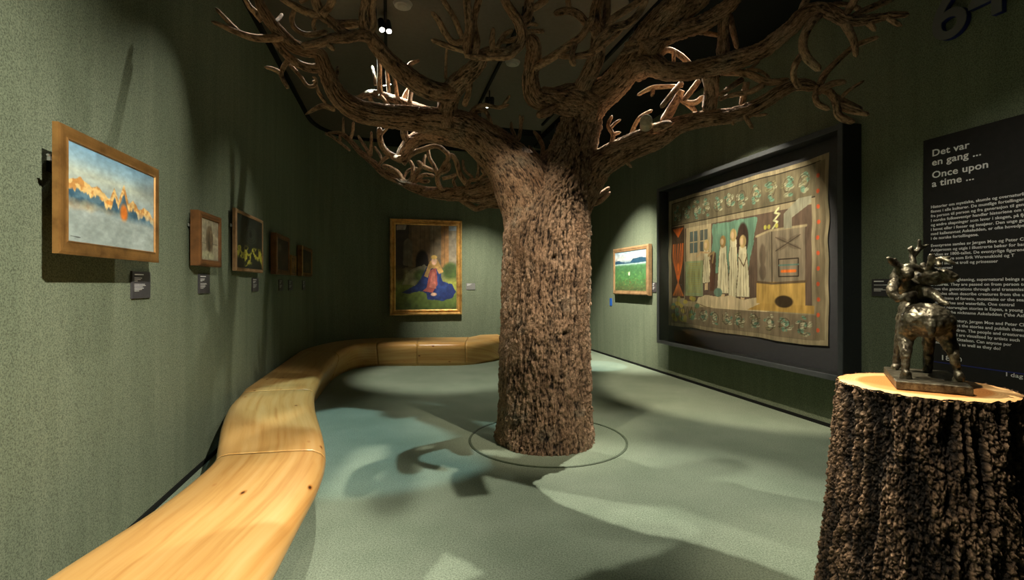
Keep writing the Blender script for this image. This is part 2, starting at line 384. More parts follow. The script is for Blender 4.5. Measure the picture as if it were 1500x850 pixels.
# ---------------------------------------------------------------- tree
def spline(P, step):
    P = np.array(P, float); n = len(P)
    if n == 2: P = np.vstack([P[0], (P[0] + P[1]) / 2, P[1]]); n = 3
    Q = np.vstack([2 * P[0] - P[1], P, 2 * P[-1] - P[-2]]); out = []
    for i in range(n - 1):
        p0, p1, p2, p3 = Q[i:i + 4]; L = np.linalg.norm((p2 - p1)[:3]); m = max(2, int(L / step))
        t = np.linspace(0, 1, m, endpoint=False)[:, None]
        out.append(.5 * ((2 * p1) + (-p0 + p2) * t + (2 * p0 - 5 * p1 + 4 * p2 - p3) * t ** 2 + (-p0 + 3 * p1 - 3 * p2 + p3) * t ** 3))
    out.append(P[-1:]); return np.vstack(out)
def tube(name, pts, mat, parent, step=.01, nring=None, amp=.006, cell=.03, stretch=3.5, seed=0, cap=True, lump=.06, flat_end=False, cutmat=None, dents=()):
    """pts: rows of x, y, z, radius. bark relief is real displacement."""
    S = spline(pts, step); C = S[:, :3]; R = np.maximum(S[:, 3], .003); n = len(C)
    if not flat_end:                                    # rounded blunt tip
        dl = np.linalg.norm(np.diff(C, axis=0), axis=1); rem = np.concatenate([np.cumsum(dl[::-1])[::-1], [0]])
        rt = R[-1]; k = np.clip(rem / (rt * 1.4 + 1e-6), 0, 1); R = R * np.sqrt(np.clip(1 - (1 - k) ** 2, .02, 1))
    T = np.gradient(C, axis=0); T /= np.linalg.norm(T, axis=1)[:, None] + 1e-9
    U = np.zeros_like(C); u = np.cross(T[0], [0.31, .95, .1]); u /= np.linalg.norm(u)
    for i in range(n):
        u = u - T[i] * u.dot(T[i]); u /= np.linalg.norm(u); U[i] = u
    W = np.cross(T, U)
    rm = R.max()
    if nring is None: nring = int(np.clip(2 * math.pi * rm / step, 8, 420))
    th = np.linspace(0, 2 * math.pi, nring, endpoint=False)
    v = np.concatenate([[0], np.cumsum(np.linalg.norm(np.diff(C, axis=0), axis=1))])
    ct, st = np.cos(th)[None], np.sin(th)[None]
    Rb = np.maximum(R, rm * .35)[:, None]
    X = Rb * ct + seed * 3.1; Y = Rb * st + seed * 1.7; Z = np.repeat(v[:, None], nring, 1) + seed
    wx = fbm(X / .07, Y / .07, Z / .16, 3, 5)
    f1, f2 = worley(X / cell + wx * .9, Y / cell + wx * .9, Z / (cell * stretch) + wx * .8, 3 + seed)
    e = np.clip((f2 - f1) / .45, 0, 1)
    fr = np.abs(fbm(X / (cell * .9) + wx, Y / (cell * .9) + wx, Z / (cell * stretch * 2.2) + wx * .6, 3, 7 + seed)); fr = np.clip(fr * 3.2, 0, 1)      # long fissures
    fine = fbm(X / (cell * .28), Y / (cell * .28), Z / (cell * .55), 3, 9)
    e = .35 * e + .65 * fr
    sc = np.clip(R / .06, .12, 1)[:, None]
    big = fbm(ct * 1.3 + seed, st * 1.3, Z / .35, 3, 20)
    H = amp * sc * (e * 1.0 + fine * .75 - .6) + lump * R[:, None] * big
    RR = R[:, None] + H * np.clip(R[:, None] / (amp * 2), 0, 1)
    for (dx, dz, dr) in dents:
        pos = C[:, None, :] + U[:, None, :] * (R[:, None] * ct)[..., None] + W[:, None, :] * (R[:, None] * st)[..., None]
        D = np.where(pos[..., 1] < C[:, None, 1], np.hypot(pos[..., 0] - dx, pos[..., 2] - dz), 9)
        RR = RR - .05 * np.exp(-(D / dr) ** 2); e = e * (1 - np.exp(-(D / (dr * 1.1)) ** 2))
    P = C[:, None, :] + U[:, None, :] * (RR * ct)[..., None] + W[:, None, :] * (RR * st)[..., None]
    V = P.reshape(-1, 3); i = np.arange(n - 1)[:, None] * nring; j = np.arange(nring)[None]; j2 = (j + 1) % nring
    Fq = np.stack([i + j, i + j2, i + nring + j2, i + nring + j], -1).reshape(-1, 4)
    bk = np.stack([X, Y, Z], -1).reshape(-1, 3); ck = (e * .75 + fine * .35 + .05).reshape(-1)
    # end cap: fan as degenerate quads to a centre vertex
    cN = len(V); V = np.vstack([V, C[-1:] + T[-1:] * (.15 * R[-1] if not flat_end else 0), C[:1]]); bk = np.vstack([bk, bk[-1:], bk[:1]]); ck = np.append(ck, [.6, .6])
    me = bpy.data.meshes.new(name)
    base = (n - 1) * nring; jj = np.arange(nring); tri = np.stack([base + jj, base + (jj + 1) % nring, np.full(nring, cN)], -1)
    tri0 = np.stack([(jj + 1) % nring, jj, np.full(nring, cN + 1)], -1); tri = np.vstack([tri, tri0])
    loops = np.concatenate([Fq.ravel(), tri.ravel()]).astype(np.int32)
    starts = np.concatenate([np.arange(len(Fq)) * 4, len(Fq) * 4 + np.arange(len(tri)) * 3]).astype(np.int32)
    me.vertices.add(len(V)); me.vertices.foreach_set('co', V.astype(np.float32).ravel())
    me.loops.add(len(loops)); me.loops.foreach_set('vertex_index', loops)
    me.polygons.add(len(starts)); me.polygons.foreach_set('loop_start', starts)
    me.update(calc_edges=True)
    set_vec(me, 'bk', bk); set_f(me, 'crack', np.clip(ck, 0, 1))
    o = link(name, me, mat, parent, True)
    return o

tree = empty('tree', (0, 0, 0))
tag(tree, 'large artificial tree with rough brown bark and bare branches in the middle of the room', 'tree')
def pts3(L):   # (px, py, depth, width px) -> x, y, z, radius
    r = []
    for px, py, Y, wd in L:
        p = at(px, py, Y); r.append((p.x, p.y, p.z, wd / 2 * Y / F))
    return r
dents = [((811 - CX) / F * 4.17, EYE - (378 - HY) / F * 4.17, .020), ((828 - CX) / F * 4.17, EYE - (490 - HY) / F * 4.17, .020)]
trunk_pts = [(TX - .005, TY, -.02, .470), (TX, TY, .06, .462), (TX, TY, .22, .446), (TX, TY, .6, .428), (TX, TY, 1.1, .414), (TX + .005, TY, 1.6, .412), (TX + .02, TY, 1.95, .405), (TX + .08, TY, 2.22, .350), (TX + .17, TY - .01, 2.45, .275), (TX + .25, TY - .02, 2.68, .222), (TX + .30, TY - .04, 2.86, .195), (TX + .35, TY - .05, 3.02, .190), (TX + .33, TY - .06, 3.16, .19)]
tube('trunk', trunk_pts, M['bark'], tree, step=.0085, amp=.027, cell=.036, stretch=3.4, seed=1, lump=.05, dents=dents)

_seed = [2]
def limb(L, twigs=(), name='branch', parent=None, big=True):
    _seed[0] += 1; s = _seed[0]
    P = [(x, y, z, r * (.86 if r > .03 else .92)) for x, y, z, r in pts3(L)]; rm = max(p[3] for p in P)
    if rm > .035: o = tube(name, P, M['limb'], parent or tree, step=.0105 if rm > .08 else .012, amp=.012 if rm > .1 else .008, cell=.026, stretch=4.5, seed=s, lump=.12)
    else: o = tube(name, P, M['twig'], parent or tree, step=.016, nring=int(np.clip(rm * 420, 9, 16)), amp=.004, cell=.02, stretch=4, seed=s, lump=.16)
    for tw in twigs: limb(tw, name='twig', parent=o)
    return o
# each limb: (column, row, distance, width) sampled along its axis; twigs hang on their limb
LIMBS = [
 # left main limb
 ([(800,400,4.62,104),(790,340,4.60,116),(778,296,4.55,106),(754,254,4.46,90),(724,222,4.40,70),(690,193,4.32,58),(648,179,4.22,46),(600,173,4.12,41),(558,169,4.03,38),(525,162,3.95,36),(500,146,3.88,31),(486,124,3.82,27),(476,100,3.76,24),(467,78,3.7,21),(448,74,3.66,20),(428,66,3.62,21),(412,50,3.55,21),(395,30,3.45,19),(380,2,3.35,15),(374,-30,3.25,10)],
  [[(413,54,3.55,15),(398,56,3.5,14),(370,55,3.42,12),(347,47,3.37,10),(328,39,3.32,8),(309,31,3.28,5)],
   [(350,47,3.38,8),(340,38,3.36,8),(328,25,3.33,7),(315,11,3.3,5)],
   [(385,30,3.45,12),(376,20,3.42,11),(366,10,3.38,9),(356,-8,3.3,7)],
   [(470,100,3.75,16),(450,99,3.72,15),(428,88,3.66,14),(408,68,3.58,12),(398,50,3.52,9)],
   [(425,86,3.66,9),(417,96,3.64,9),(412,107,3.62,8),(416,119,3.6,8),(423,130,3.58,6)],
   [(412,108,3.62,7),(402,102,3.6,7),(387,98,3.57,5)],
   [(425,95,3.7,6),(440,112,3.72,6),(451,126,3.74,6),(461,125,3.76,6),(463,116,3.76,5),(457,112,3.75,4)],
   [(490,160,3.9,8),(475,155,3.92,9),(462,159,3.95,7),(447,168,3.98,3)],
   [(486,118,3.8,8),(492,112,3.85,7),(495,97,3.9,5)],
   [(402,33,3.45,7),(408,28,3.5,6),(414,20,3.55,5)],
   [(460,118,3.78,6),(468,138,3.85,6),(478,152,3.9,6)],
   [(688,172,4.3,10),(695,160,4.3,8),(710,154,4.3,7),(733,158,4.28,6),(740,150,4.27,6),(748,139,4.25,4)],
   [(730,158,4.28,6),(738,156,4.27,6),(746,153,4.26,5)],
   [(690,170,4.3,8),(700,163,4.3,7),(711,163,4.3,7),(716,172,4.32,7),(720,186,4.36,8)],
   [(724,186,4.4,9),(740,195,4.45,8),(757,205,4.5,7),(762,192,4.5,6),(763,180,4.5,6),(761,168,4.5,4)],
   [(763,184,4.5,5),(765,176,4.5,5),(766,169,4.5,4)],
   [(756,206,4.5,7),(753,196,4.48,6),(749,188,4.47,6),(749,178,4.46,4)]]),
 # pillar off the left limb carrying the upper crown
 ([(655,190,4.2,36),(655,165,4.18,34),(657,146,4.14,34),(664,130,4.08,34),(682,113,4.0,30),(700,95,3.92,26),(712,78,3.86,20),(735,77,3.82,17),(754,72,3.78,18),(765,54,3.74,19),(760,32,3.68,18),(745,10,3.6,15),(732,-14,3.5,12)],
  [[(720,78,3.85,12),(705,82,3.84,14),(690,80,3.8,15),(684,72,3.76,17),(688,40,3.7,16),(684,5,3.62,14),(680,-25,3.5,12)],
   [(694,80,3.8,14),(698,62,3.78,14),(694,32,3.75,12),(702,-2,3.7,11),(708,-25,3.65,9)],
   [(690,66,3.78,10),(676,62,3.74,10),(664,62,3.7,10),(652,48,3.66,10),(642,29,3.62,9),(631,17,3.6,6)],
   [(680,64,3.76,9),(675,50,3.74,9),(668,32,3.7,9),(658,14,3.68,9),(645,-6,3.6,8)],
   [(688,76,3.78,10),(674,73,3.75,9),(655,67,3.7,9),(631,58,3.66,7)],
   [(722,78,3.82,10),(721,60,3.78,10),(723,40,3.75,7)],
   [(682,82,3.74,8),(700,84,3.72,9),(725,86,3.7,8),(748,82,3.7,9),(762,66,3.7,10)],
   [(760,40,3.7,18),(772,25,3.72,17),(775,2,3.7,16),(776,-25,3.6,12)],
   [(774,16,3.72,10),(788,8,3.74,11),(804,-3,3.76,10)],
   [(770,36,3.74,7),(780,35,3.76,6),(789,37,3.78,5)],
   [(770,48,3.76,8),(782,46,3.8,7),(798,46,3.85,6)],
   [(728,70,3.78,8),(738,52,3.8,8),(752,43,3.8,7)],
   [(730,60,3.8,7),(745,60,3.8,8),(758,55,3.78,8)],
   [(655,66,3.9,4),(653,90,4.0,5),(653,118,4.1,6)],
   [(690,118,4.05,8),(686,138,4.1,10),(680,156,4.2,11)]]),
 # upper left limb
 ([(664,136,4.08,30),(645,135,4.02,33),(622,128,3.94,33),(595,111,3.86,31),(568,88,3.76,27),(549,63,3.68,25),(537,46,3.62,22),(533,24,3.56,17),(536,0,3.5,16),(540,-28,3.4,14)],
  [[(540,52,3.62,12),(547,36,3.6,12),(545,12,3.56,12),(551,-12,3.5,11)],
   [(541,54,3.62,20),(524,52,3.56,18),(508,56,3.5,17),(488,57,3.45,17),(465,64,3.4,15),(440,68,3.36,11)],
   [(516,52,3.54,14),(500,46,3.5,16),(487,34,3.46,16),(470,20,3.42,18),(463,2,3.36,16),(460,-20,3.3,14)],
   [(470,22,3.42,14),(452,19,3.38,12),(430,8,3.32,11),(406,-6,3.26,9)],
   [(432,12,3.36,8),(427,26,3.38,8),(430,39,3.4,8),(441,48,3.42,8),(456,51,3.44,9),(480,46,3.46,8)],
   [(472,22,3.4,13),(482,10,3.38,13),(490,-6,3.34,12)],
   [(464,24,3.42,6),(459,36,3.46,6),(463,48,3.5,6)],
   [(480,34,3.6,14),(500,36,3.64,15),(528,34,3.68,14)],
   [(478,62,3.44,8),(484,68,3.42,9),(490,74,3.4,7)],
   [(484,38,3.6,5),(505,32,3.6,5),(530,32,3.62,5)],
   [(440,2,3.3,8),(452,-4,3.28,8),(470,-12,3.3,8)]]),
 # behind the left limbs
 ([(650,172,4.9,16),(620,160,4.95,14),(590,150,5.0,14),(562,141,5.05,14),(542,137,5.1,12),(524,144,5.15,9),(507,141,5.2,6)],
  [[(507,141,5.2,5),(507,131,5.2,4)],
   [(558,142,5.05,9),(556,120,5.0,8),(556,96,4.95,7),(552,60,4.9,6)],
   [(551,125,5.02,6),(548,110,5.0,5),(545,96,5.0,4)],
   [(570,142,5.05,7),(568,113,5.0,6),(565,90,4.9,5)],
   [(582,146,5.02,7),(580,128,5.0,6),(577,108,4.95,5)],
   [(590,150,5.0,7),(594,138,5.0,7),(603,124,5.0,5)],
   [(600,150,4.9,8),(604,112,4.9,9),(600,96,4.88,8),(615,88,4.86,4)],
   [(540,138,5.1,8),(545,150,5.15,7),(560,160,5.2,6)],
   [(556,139,5.0,6),(566,150,5.0,6),(574,165,5.0,5)]]),
 # right stem's left arm, rising
 ([(868,160,4.45,60),(838,152,4.4,46),(806,146,4.32,38),(784,142,4.26,34),(777,120,4.2,28),(779,96,4.14,26),(782,70,4.06,24),(776,50,3.98,20)],
  [[(812,156,4.3,18),(800,165,4.24,16),(786,169,4.18,12)],
   [(782,100,4.1,14),(806,86,4.06,14),(832,68,4.0,13),(852,53,3.96,12),(864,33,3.92,12),(869,22,3.9,9)],
   [(816,82,4.05,9),(830,83,4.0,9),(850,82,3.96,10),(868,76,3.92,13),(878,59,3.88,15),(898,42,3.84,14),(920,34,3.8,13),(938,16,3.76,12),(948,-6,3.7,11)],
   [(872,76,3.9,7),(884,68,3.88,7),(906,48,3.86,7),(915,36,3.84,6)],
   [(842,66,3.98,9),(838,78,3.94,10),(838,88,3.9,11),(842,97,3.88,10)]]),
 # right stem's middle arm
 ([(868,158,4.4,50),(840,140,4.38,38),(812,140,4.34,26),(798,142,4.3,18)], []),
 ([(855,150,4.42,40),(852,134,4.36,30),(864,108,4.28,28),(874,82,4.2,26),(876,50,4.1,24),(872,24,4.0,20),(878,-8,3.9,18)],
  [[(872,40,4.05,16),(861,36,4.0,14),(848,22,3.96,14),(832,16,3.92,13),(811,20,3.88,11)],
   [(834,16,3.92,9),(832,2,3.9,9),(830,-16,3.85,8)],
   [(876,52,4.1,18),(886,36,4.08,15),(889,12,4.05,14),(888,-16,4.0,12)],
   [(884,40,4.08,12),(902,24,4.05,12),(922,12,4.0,12),(942,-2,3.96,10)],
   [(874,60,4.1,10),(868,44,4.05,8),(870,28,4.0,7)]]),
 # right main limb, upper
 ([(850,175,4.5,66),(870,148,4.44,58),(896,128,4.36,50),(915,106,4.28,48),(933,80,4.18,48),(948,52,4.08,42),(968,26,3.98,36),(990,2,3.88,32),(1004,-26,3.76,28)],
  [[(946,64,4.1,9),(932,62,4.06,9),(914,66,4.02,7)],
   [(940,74,4.1,9),(930,72,4.06,9),(908,80,4.0,7)],
   [(966,88,4.4,8),(970,78,4.42,9),(980,73,4.44,9),(995,80,4.46,9),(1012,95,4.5,9)],
   [(987,74,4.4,6),(987,86,4.42,6),(988,98,4.45,5)]]),
 ([(930,100,4.2,46),(952,94,4.14,42),(975,104,4.08,32),(1005,105,4.02,30),(1040,98,3.96,31),(1078,88,3.88,31),(1112,76,3.8,27),(1138,58,3.72,26),(1160,40,3.66,25),(1178,20,3.6,24),(1200,12,3.55,21),(1222,20,3.5,21),(1241,30,3.46,19),(1276,28,3.42,15),(1305,23,3.38,11),(1332,21,3.34,8)],
  [[(1201,20,3.55,15),(1186,36,3.54,15),(1176,60,3.53,14),(1180,82,3.52,14),(1202,104,3.5,11)],
   [(1174,80,3.54,10),(1164,98,3.58,10),(1163,116,3.64,10),(1172,129,3.7,10)],
   [(1236,32,3.48,15),(1246,50,3.44,12),(1252,66,3.42,10),(1254,84,3.4,7)],
   [(1236,24,3.47,13),(1246,10,3.44,13),(1256,-6,3.4,11)],
   [(1246,28,3.52,11),(1262,18,3.54,11),(1284,8,3.56,11),(1310,-3,3.58,9)],
   [(1210,8,3.6,8),(1232,6,3.64,8),(1256,12,3.66,8),(1264,22,3.6,8)],
   [(1268,30,3.44,9),(1276,38,3.42,9),(1283,46,3.4,6)],
   [(1300,25,3.38,8),(1312,34,3.37,8),(1322,38,3.36,6)],
   [(1170,28,3.64,12),(1178,6,3.68,12),(1190,-14,3.7,10)]]),
 ([(944,74,4.1,44),(968,56,4.06,32),(990,46,4.02,30),(1020,38,3.97,28),(1046,24,3.92,26),(1068,8,3.86,24),(1086,-14,3.8,20)],
  [[(1064,12,3.9,20),(1060,36,3.94,18),(1060,60,3.96,19),(1058,86,3.96,26)],
   [(1070,22,4.0,8),(1074,46,4.04,9),(1080,72,4.06,8)],
   [(1000,44,4.0,7),(1030,48,4.05,8),(1056,52,4.05,7)],
   [(980,38,4.0,34),(1000,16,3.98,36),(1020,2,3.96,34),(1042,-16,3.9,28)]]),
 # right lower limb
 ([(835,300,4.62,80),(862,262,4.58,60),(884,238,4.52,50),(920,217,4.44,45),(960,200,4.36,44),(992,184,4.26,31),(1030,174,4.16,27),(1078,168,4.05,25),(1112,154,3.97,23),(1142,135,3.9,21),(1168,124,3.84,19),(1197,128,3.78,17)],
  [[(946,205,4.4,22),(946,190,4.34,18),(947,179,4.28,16)],
   [(957,188,4.2,12),(970,184,4.18,13),(985,180,4.16,9)],
   [(1197,128,3.78,12),(1194,142,3.74,9),(1199,153,3.72,9),(1216,161,3.7,8)],
   [(1200,130,3.78,13),(1216,136,3.74,12),(1225,152,3.7,12),(1228,168,3.68,12),(1240,176,3.66,11),(1253,179,3.64,8)],
   [(1198,136,3.76,10),(1208,128,3.72,11),(1222,122,3.7,11),(1240,120,3.68,8)],
   [(1226,154,3.7,10),(1244,162,3.67,10),(1274,168,3.64,7)],
   [(1220,140,3.74,10),(1236,148,3.72,9),(1264,161,3.7,7)],
   [(1230,146,3.72,6),(1242,134,3.7,6),(1266,118,3.68,4)],
   [(1200,124,3.8,11),(1210,106,3.78,10),(1230,86,3.76,9),(1250,69,3.74,9),(1270,60,3.72,8),(1288,54,3.7,6)],
   [(1040,110,4.02,28),(1042,132,4.08,24),(1040,150,4.12,24),(1038,168,4.16,30)],
   [(1056,106,4.05,12),(1078,106,4.03,12),(1098,109,4.0,12),(1124,120,3.95,12),(1158,118,3.88,11)],
   [(1096,104,4.0,5),(1104,96,4.0,5),(1113,90,4.0,4)],
   [(1092,102,4.0,5),(1112,104,3.98,6),(1128,114,3.95,4)],
   [(1086,117,4.05,10),(1070,128,4.0,9),(1053,140,3.96,7)],
   [(1118,124,3.94,9),(1100,134,3.96,9),(1080,138,3.98,8),(1066,141,4.0,7),(1053,147,4.0,6)],
   [(1094,120,4.0,10),(1090,138,4.04,10),(1087,158,4.06,12)],
   [(1024,118,4.2,9),(1012,134,4.22,9),(1000,148,4.24,8)],
   [(998,122,4.2,9),(984,138,4.16,9),(968,158,4.12,8)],
   [(1000,126,4.3,6),(975,127,4.32,7),(954,129,4.34,8),(933,140,4.36,5)],
   [(957,130,4.32,7),(956,137,4.3,6),(954,142,4.28,5)],
   [(998,132,4.3,12),(992,146,4.34,14),(980,166,4.36,16),(970,182,4.36,16)],
   [(994,140,4.32,9),(1004,150,4.3,9),(1020,150,4.28,9),(1030,140,4.24,8)],
   [(1006,152,4.3,8),(1016,160,4.3,8),(1020,172,4.25,8)],
   [(1090,168,4.0,7),(1096,178,3.98,7),(1103,189,3.96,6)],
   [(1098,166,4.0,6),(1110,169,3.98,5),(1125,167,3.96,4)],
   [(1072,174,4.06,6),(1074,184,4.04,5)],
   [(896,214,4.5,9),(898,198,4.5,7),(891,184,4.5,7),(897,169,4.5,5)],
   [(898,198,4.5,6),(904,195,4.5,6),(910,194,4.5,4)],
   [(894,188,4.5,6),(902,180,4.5,5),(910,175,4.5,4)],
   [(922,208,4.5,8),(928,188,4.5,7),(938,172,4.5,7),(956,161,4.5,5)],
   [(866,300,4.7,9),(880,294,4.72,9),(894,281,4.74,6)],
   [(866,292,4.7,8),(880,284,4.72,8),(893,274,4.74,5)],
   [(912,232,4.45,6),(920,240,4.44,6),(926,246,4.43,4)]]),
 # twigs in the fork
 ([(797,246,4.78,10),(794,230,4.78,7),(795,215,4.78,7),(789,202,4.78,7),(781,191,4.78,4)],
  [[(794,228,4.78,6),(806,219,4.78,6),(813,216,4.78,5),(806,205,4.78,4)], [(790,230,4.78,6),(782,222,4.78,6),(774,213,4.78,4)], [(808,217,4.78,5),(810,208,4.78,4)]]),
 # low thicket behind on the left
 ([(780,262,4.85,44),(735,270,4.92,34),(703,279,5.0,28),(672,285,5.08,24),(640,283,5.16,20),(617,279,5.24,17),(595,270,5.32,14),(576,261,5.4,12),(562,254,5.46,12),(551,243,5.52,11),(540,233,5.58,10),(526,221,5.66,9),(513,206,5.74,8),(498,195,5.82,6),(480,195,5.9,4)],
  [[(595,271,5.32,8),(584,254,5.36,7),(572,246,5.4,7),(560,243,5.46,7)],
   [(595,271,5.3,7),(603,260,5.28,7),(605,246,5.26,6),(600,234,5.24,5)],
   [(604,268,5.28,7),(612,252,5.24,7),(618,242,5.2,7),(610,236,5.2,6)],
   [(660,282,5.1,10),(646,276,5.1,9),(641,260,5.06,9),(650,244,5.0,9),(657,228,4.96,8),(646,217,4.92,6)],
   [(690,280,5.04,10),(684,270,5.04,10),(674,256,5.0,9),(668,236,4.96,8),(660,225,4.92,7)],
   [(642,258,5.06,8),(636,244,5.04,7),(629,232,5.02,6),(627,217,5.0,5)],
   [(646,254,5.0,6),(655,249,4.98,7),(659,238,4.96,6)],
   [(648,262,5.02,6),(660,259,5.02,6),(672,254,5.02,5)],
   [(611,262,5.3,7),(620,266,5.28,7),(630,265,5.26,6)],
   [(604,270,5.3,7),(620,257,5.26,7),(637,258,5.22,6)],
   [(614,240,5.24,6),(624,246,5.2,7),(637,251,5.16,6)],
   [(621,244,5.22,5),(621,234,5.2,5),(624,226,5.2,4)],
   [(684,274,5.02,7),(689,264,5.0,7),(700,264,5.0,7),(708,258,4.98,7),(716,253,4.96,5)],
   [(712,257,4.97,6),(707,251,4.96,5),(705,246,4.96,4)],
   [(704,266,4.98,7),(716,262,4.96,6),(728,259,4.94,5)],
   [(699,262,5.0,6),(701,248,5.0,5),(700,234,5.0,4)],
   [(692,260,5.04,5),(680,248,5.06,5),(678,233,5.06,4)],
   [(543,228,5.56,6),(534,214,5.6,6),(524,198,5.66,4)],
   [(543,228,5.56,6),(544,210,5.56,5),(544,192,5.56,4)],
   [(513,204,5.74,6),(517,192,5.72,5),(518,178,5.7,5)],
   [(503,196,5.8,5),(503,184,5.78,4),(503,171,5.76,3)],
   [(512,220,5.7,4),(498,209,5.8,5),(488,201,5.86,5),(476,195,5.94,4)],
   [(499,209,5.8,4),(498,202,5.8,4),(498,196,5.82,4)],
   [(562,254,5.46,7),(574,250,5.42,8),(586,262,5.36,8),(598,276,5.3,8)],
   [(553,242,5.5,6),(564,232,5.46,6),(578,226,5.42,5)],
   [(560,236,5.46,5),(556,226,5.48,5),(548,214,5.5,4)],
   [(590,262,5.34,5),(598,250,5.34,5),(612,246,5.34,5)],
   [(670,280,5.1,6),(664,266,5.1,5),(668,258,5.1,4)],
   [(733,300,4.95,14),(714,300,5.0,13),(699,306,5.04,10),(690,302,5.08,10),(672,290,5.14,12)],
   [(744,286,4.9,20),(720,290,4.96,18),(698,292,5.0,14),(680,288,5.06,10)]]),
 # thick elbow hanging under the left limb
 ([(690,205,4.5,36),(655,200,4.6,32),(624,198,4.68,26),(604,208,4.74,23),(592,222,4.78,21),(586,236,4.8,16)],
  [[(592,188,4.6,12),(592,196,4.66,13),(595,208,4.7,13)],
   [(588,234,4.8,14),(576,229,4.76,11),(564,220,4.72,11),(557,206,4.68,10),(556,186,4.6,9)],
   [(557,200,4.66,6),(562,193,4.64,5),(569,187,4.62,4)],
   [(590,240,4.84,10),(602,226,4.86,10),(620,219,4.88,9),(640,214,4.9,8),(655,224,4.94,7)],
   [(577,229,4.76,6),(584,232,4.7,9),(586,228,4.66,7)]]),
]
for L, tw in LIMBS: limb(L, tw)
# the pale sawn stub on the right lower limb
p = at(947, 178, 4.27); q = at(946.5, 176, 4.16)
so = Bag().cyl(at(946.5, 186, 4.32), q, .055, .052, 18).bevel(.006, 2).make('sawn_stub', M['heart'], tree, True); so['label'] = 'pale sawn branch stub'

# ---------------------------------------------------------------- bench
bench = empty('bench', (0, 0, 0))
tag(bench, 'long curving bench of pale pine sections snaking along the green walls', 'bench')
BL = [(-1.52,.55),(-1.575,1.15),(-1.61,1.70),(-1.615,2.22),(-1.66,2.60),(-1.735,2.92),(-1.89,3.22),(-2.15,3.70),(-2.39,4.20),(-2.56,4.68),(-2.80,5.30),(-2.98,5.95),(-3.12,6.6),(-3.27,7.45),(-3.31,8.15),(-3.20,8.80),(-2.90,9.22),(-2.45,9.40),(-1.87,9.48),(-1.30,9.52),(-.83,9.56),(-.48,9.72),(-.30,9.80)]
BR = [(-.70,.60),(-.80,1.15),(-.885,1.72),(-.985,2.28),(-1.06,2.68),(-1.165,3.03),(-1.33,3.42),(-1.60,3.98),(-1.77,4.35),(-1.96,4.82),(-2.13,5.35),(-2.29,5.90),(-2.43,6.45),(-2.60,7.20),(-2.68,7.75),(-2.68,8.15),(-2.62,8.42),(-2.40,8.57),(-1.72,8.58),(-1.25,8.60),(-.80,8.68),(-.42,9.02),(-.20,9.36)]
tt = np.arange(len(BL)); NS = 14
def dens(A):
    A = np.array(A); P = spline(np.hstack([A, np.zeros((len(A), 2))]), 1e9)   # two samples per span
    o = []
    Q = np.vstack([2 * A[0] - A[1], A, 2 * A[-1] - A[-2]])
    for i in range(len(A) - 1):
        p0, p1, p2, p3 = Q[i:i + 4]
        for k in range(NS):
            t = k / NS; o.append(.5 * ((2 * p1) + (-p0 + p2) * t + (2 * p0 - 5 * p1 + 4 * p2 - p3) * t * t + (-p0 + 3 * p1 - 3 * p2 + p3) * t ** 3))
    o.append(A[-1]); return np.array(o)
DL, DR = dens(BL), dens(BR)
uu = DR - DL; uu /= np.linalg.norm(uu, axis=1)[:, None]; DL = DL - uu * .06
DL[:, 0] = np.maximum(DL[:, 0], np.where(DL[:, 1] < 8.3, aL + kL * DL[:, 1] + .02, -9))
def prof(k):          # (side, inset, z): walk from left foot over the top to the right foot
    e = [(.10, .0), (.085, .06), (.06, .14), (.03, .23), (.008, .30), (.0, .345), (.004, .375), (.018, .402), (.045, .421), (.085, .431)]
    L = [('L', a, z) for a, z in e]; R = [('R', a, z) for a, z in reversed(e)]
    return L + [('M', t, .434) for t in (.3, .5, .7)] + R
PR = prof(0)
along = np.concatenate([[0], np.cumsum(np.linalg.norm(np.diff((DL + DR) / 2, axis=0), axis=1))])
def idx(st): return int(round(st * NS))
joints = [0, idx(5.0), idx(8.95), idx(13.2), idx(17.0), idx(18.05), idx(19.9), len(DL) - 1]
